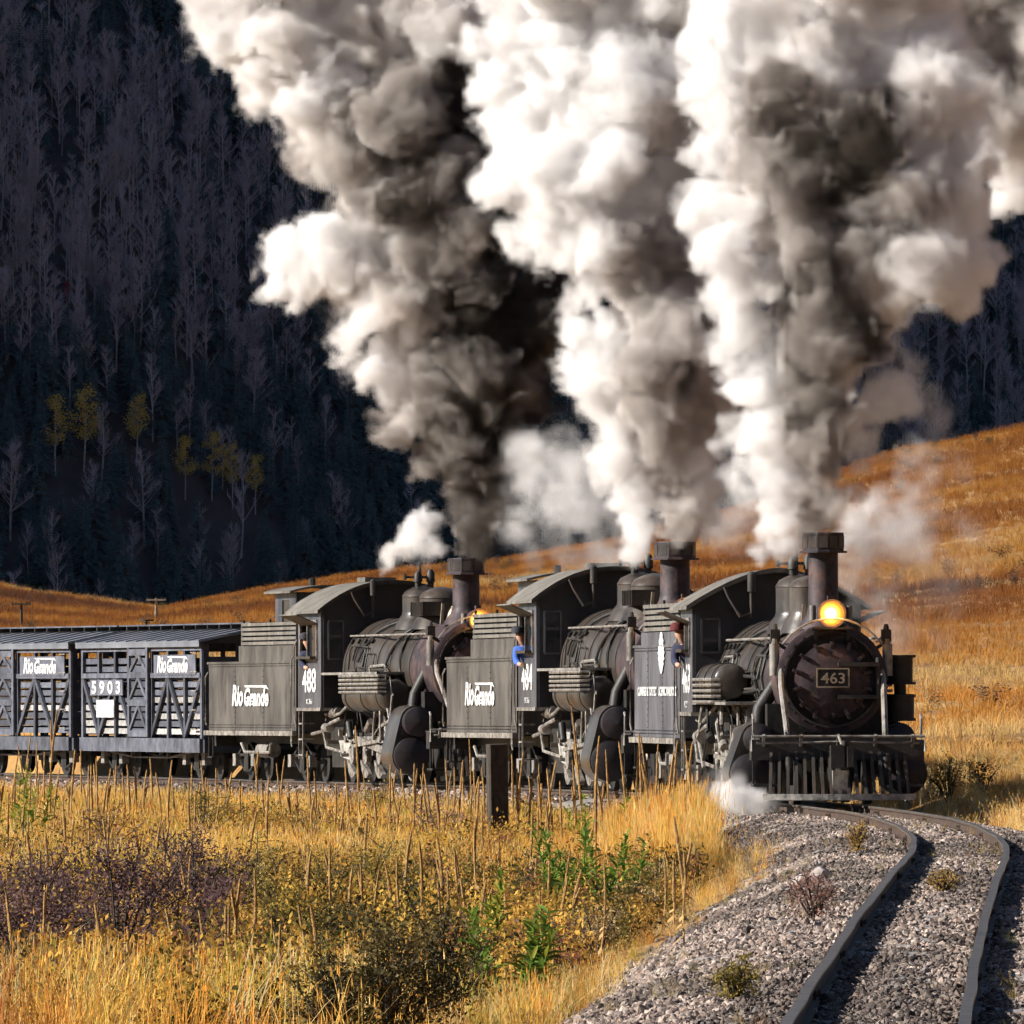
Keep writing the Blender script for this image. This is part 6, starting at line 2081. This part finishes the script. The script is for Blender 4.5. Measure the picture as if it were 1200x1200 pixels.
PL2 = [(588, 98, 36, 0), (594, 28, 40, 0), (602, 215, 42, .02), (606, 135, 48, 0), (602, 62, 48, 0), (628, 272, 34, 0), (796, 618, 22, 0.3), (794, 596, 32, 0.38), (788, 566, 42, 0.42), (780, 530, 52, 0.45), (835, 505, 34, 0.3), (846, 452, 36, 0.3), (838, 552, 30, 0.25),
       (826, 590, 22, 0.12), (850, 170, 56, 0), (862, 240, 44, 0.05), (856, 95, 56, 0), (848, 310, 40, 0.15), (700, 385, 34, 0), (712, 450, 34, 0.05), (775, 490, 58, 0.5),
       (788, 440, 64, 0.48), (782, 385, 72, 0.48), (762, 335, 72, 0.4), (722, 305, 60, 0.1), (690, 262, 62, 0), (655, 205, 60, 0), (645, 130, 66, 0), (705, 105, 80, 0),
       (740, 185, 80, 0), (795, 235, 62, 0.08), (630, 55, 60, 0), (705, 25, 80, 0), (785, 55, 84, 0.03), (800, 130, 74, 0.08), (830, 305, 44, 0.3), (655, 300, 30, 0),
       (690, 345, 32, 0), (705, 420, 38, 0.08), (722, 480, 38, 0.12), (732, 540, 34, 0.15), (742, 585, 26, 0), (850, 380, 30, 0.3), (845, 440, 28, 0.3), (655, -60, 84, 0),
       (785, -60, 90, 0), (720, -150, 90, 0.05), (860, -20, 60, 0.02), (880, -120, 90, 0.1), (732, 648, 12, 0, 1, 2.6), (738, 628, 18, 0, 1, 2.6), (746, 604, 22, 0, 1, 2.6),
       (758, 582, 24, 0, 1, 2.6), (770, 610, 20, 0, 0.8), (760, 640, 14, 0, 0.7)]
CLOUD = [(1120, 55, 66, 0.55, 1, 6), (1165, 120, 60, 0.6, 1, 6), (1190, 185, 40, 0.4, 1, 6), (1075, 25, 60, 0.4, 1, 6), (1185, 232, 26, 0.02, 1, 6), (1000, -10, 60, 0.1, 1, 6),  # brown smoke; its shade is put in as extra soot
       (1160, -40, 80, 0.5, 1, 6), (1225, 60, 70, 0.6, 1, 6), (1235, 150, 60, 0.5, 1, 6), (1060, -90, 80, 0.3, 1, 6)]
BANK = [(622, 600, 38, 0, 0.60, 8), (658, 575, 42, 0, 0.60, 8), (694, 592, 40, 0, 0.60, 8), (642, 545, 36, 0.1, 0.56, 8), (604, 632, 22, 0, 0.59, 8), (705, 635, 30, 0, 0.54, 8),
       (660, 620, 34, 0, 0.54, 8), (688, 545, 30, 0, 0.54, 6), (720, 560, 30, 0, 0.50, 4), (830, 600, 26, 0, 0.48, 3), (850, 570, 24, 0, 0.44, 3), (735, 600, 34, 0, 0.5, 8), (668, 505, 26, 0.1, 0.4, 8), (850, 620, 30, 0, 0.45, 5), (880, 600, 26, 0, 0.45, 5), (640, 645, 26, 0, 0.45, 8)]
make_smoke('smoke_plume', 'white-topped column of smoke rising from the middle locomotive', puffs_px(PL2, D2, 632, seed=5, boost=.24), .056, 5.8, 5)
PL1 = [(1140, 232, 38, 0.12), (1150, 178, 36, 0.15), (1122, 330, 32, 0.1), (864, 300, 34, 0.02), (862, 440, 26, 0, 0.8), (866, 505, 24, 0, 0.8), (872, 560, 22, 0, 0.8), (850, 250, 34, 0.02), (846, 62, 46, 0), (838, 122, 38, 0), (852, 5, 50, 0), (842, 178, 30, 0.02), (961, 610, 22, 0.5), (960, 588, 32, 0.55), (959, 560, 40, 0.55), (960, 525, 46, 0.55), (958, 485, 50, 0.52), (915, 545, 26, 0.02, 1, 1.2), (902, 490, 34, 0), (1000, 500, 30, 0.3),
       (955, 440, 52, 0.5), (975, 392, 66, 0.55), (962, 335, 76, 0.6), (1000, 295, 72, 0.55), (935, 285, 60, 0.45), (905, 215, 70, 0.45), (982, 180, 90, 0.8),
       (1040, 155, 72, 0.65), (945, 120, 72, 0.55), (905, 95, 52, 0.25), (1062, 232, 72, 0.3), (1100, 195, 60, 0.2), (1110, 282, 52, 0.15), (1148, 290, 26, 0.1),
       (1062, 322, 52, 0.25), (1090, 125, 62, 0.15), (1082, 55, 52, 0.08), (1005, 72, 72, 0.15), (935, 42, 62, 0.08), (868, 65, 52, 0.05), (872, 135, 52, 0.05),
       (880, 335, 44, 0.08), (880, 395, 38, 0), (888, 450, 38, 0), (893, 515, 34, 0), (905, 575, 28, 0), (1004, 575, 20, 0, 0.8), (1018, 530, 24, 0.02, 0.8),
       (1036, 470, 28, 0.08, 0.85), (1085, 480, 24, 0.05, 0.5), (1060, 440, 24, 0.05, 0.6), (965, -50, 90, 0.2), (1065, -40, 72, 0.15), (1010, -140, 90, 0.3),
       (900, -90, 70, 0.1), (906, 648, 11, 0, 0.9, 2.6), (918, 632, 17, 0, 0.9, 2.6), (924, 608, 20, 0, 0.9, 2.6), (934, 648, 14, 0, 0.9, 2.6), (922, 586, 22, 0, 0.9, 2.6), (940, 625, 16, 0, 0.9, 2.6),
       (930, 570, 20, 0, 0.8)]
DRIFT = [(985, 640, 16, 0, 0.7, 2), (1006, 605, 24, 0, 0.71, 3), (1014, 645, 30, 0, 0.64, 3), (1030, 688, 34, 0, 0.55, 3), (1060, 640, 40, 0, 0.45, 3), (1050, 590, 36, 0, 0.51, 3),
       (1085, 690, 36, 0, 0.39, 3), (1050, 735, 30, 0, 0.43, 3), (1080, 555, 34, 0, 0.43, 3), (1112, 620, 32, 0.1, 0.36, 3), (1095, 750, 30, 0, 0.33, 3),
       (1000, 670, 24, 0, 0.59, 3), (1040, 640, 36, 0, 0.5, 3), (1130, 560, 30, 0.1, 0.3, 3), (1120, 680, 34, 0, 0.28, 3), (1070, 600, 34, 0, 0.42, 3)]
make_smoke('smoke_plume', 'brown column of smoke with white flanks above the leading locomotive', puffs_px(PL1, D1_, 622, seed=7, boost=.27), .052, 5.8, 7)
make_smoke('smoke_cloud', 'shaded brown smoke drifting off behind the leading plume at the top right', puffs_px(CLOUD, D2, 632, seed=15), .075, 6.0, 15)
make_smoke('steam_bank', 'broad pale steam hanging low between the dark and the middle smoke columns', puffs_px(BANK, D2, 632, seed=16), .09, 6.5, 16)
make_smoke('drifting_steam', 'thin white steam drifting over the slope right of the leading locomotive', puffs_px(DRIFT, D1_, 622, seed=17), .08, 6.5, 17)
PS = [(826, 926, 14, 0, .6), (842, 930, 17, 0, .8), (858, 934, 19, 0, 1), (876, 938, 21, 0, 1), (894, 941, 18, 0, 1), (910, 944, 12, 0, .9), (848, 916, 14, 0, .55), (834, 910, 12, 0, .45), (868, 924, 15, 0, .7)]
make_smoke('cylinder_steam', 'white steam blowing low from the leading locomotive cylinder onto the ballast', puffs_px(PS, 166.2, 900, 0, 9), .035, 10.0, 9, bump=.35, pad=.25, sub=False)

# ------------------------------------------------------------------ the air
hz_m = bpy.data.materials.new('haze')
hz_m.use_nodes = True
_t2 = hz_m.node_tree
_t2.nodes.clear()
_pv = _t2.nodes.new('ShaderNodeVolumePrincipled')
_mo = _t2.nodes.new('ShaderNodeOutputMaterial')
_pv.inputs['Color'].default_value = (.30, .50, 1.0, 1)
_pv.inputs['Density'].default_value = 0.000004
_t2.links.new(_pv.outputs[0], _mo.inputs['Volume'])
hz = MB().box((-140, 940, 300), (1500, 2110, 700)).build('haze', hz_m, None, False)
tag(hz, 'thin blue air between the train and the mountainside', None, None, 'stuff')
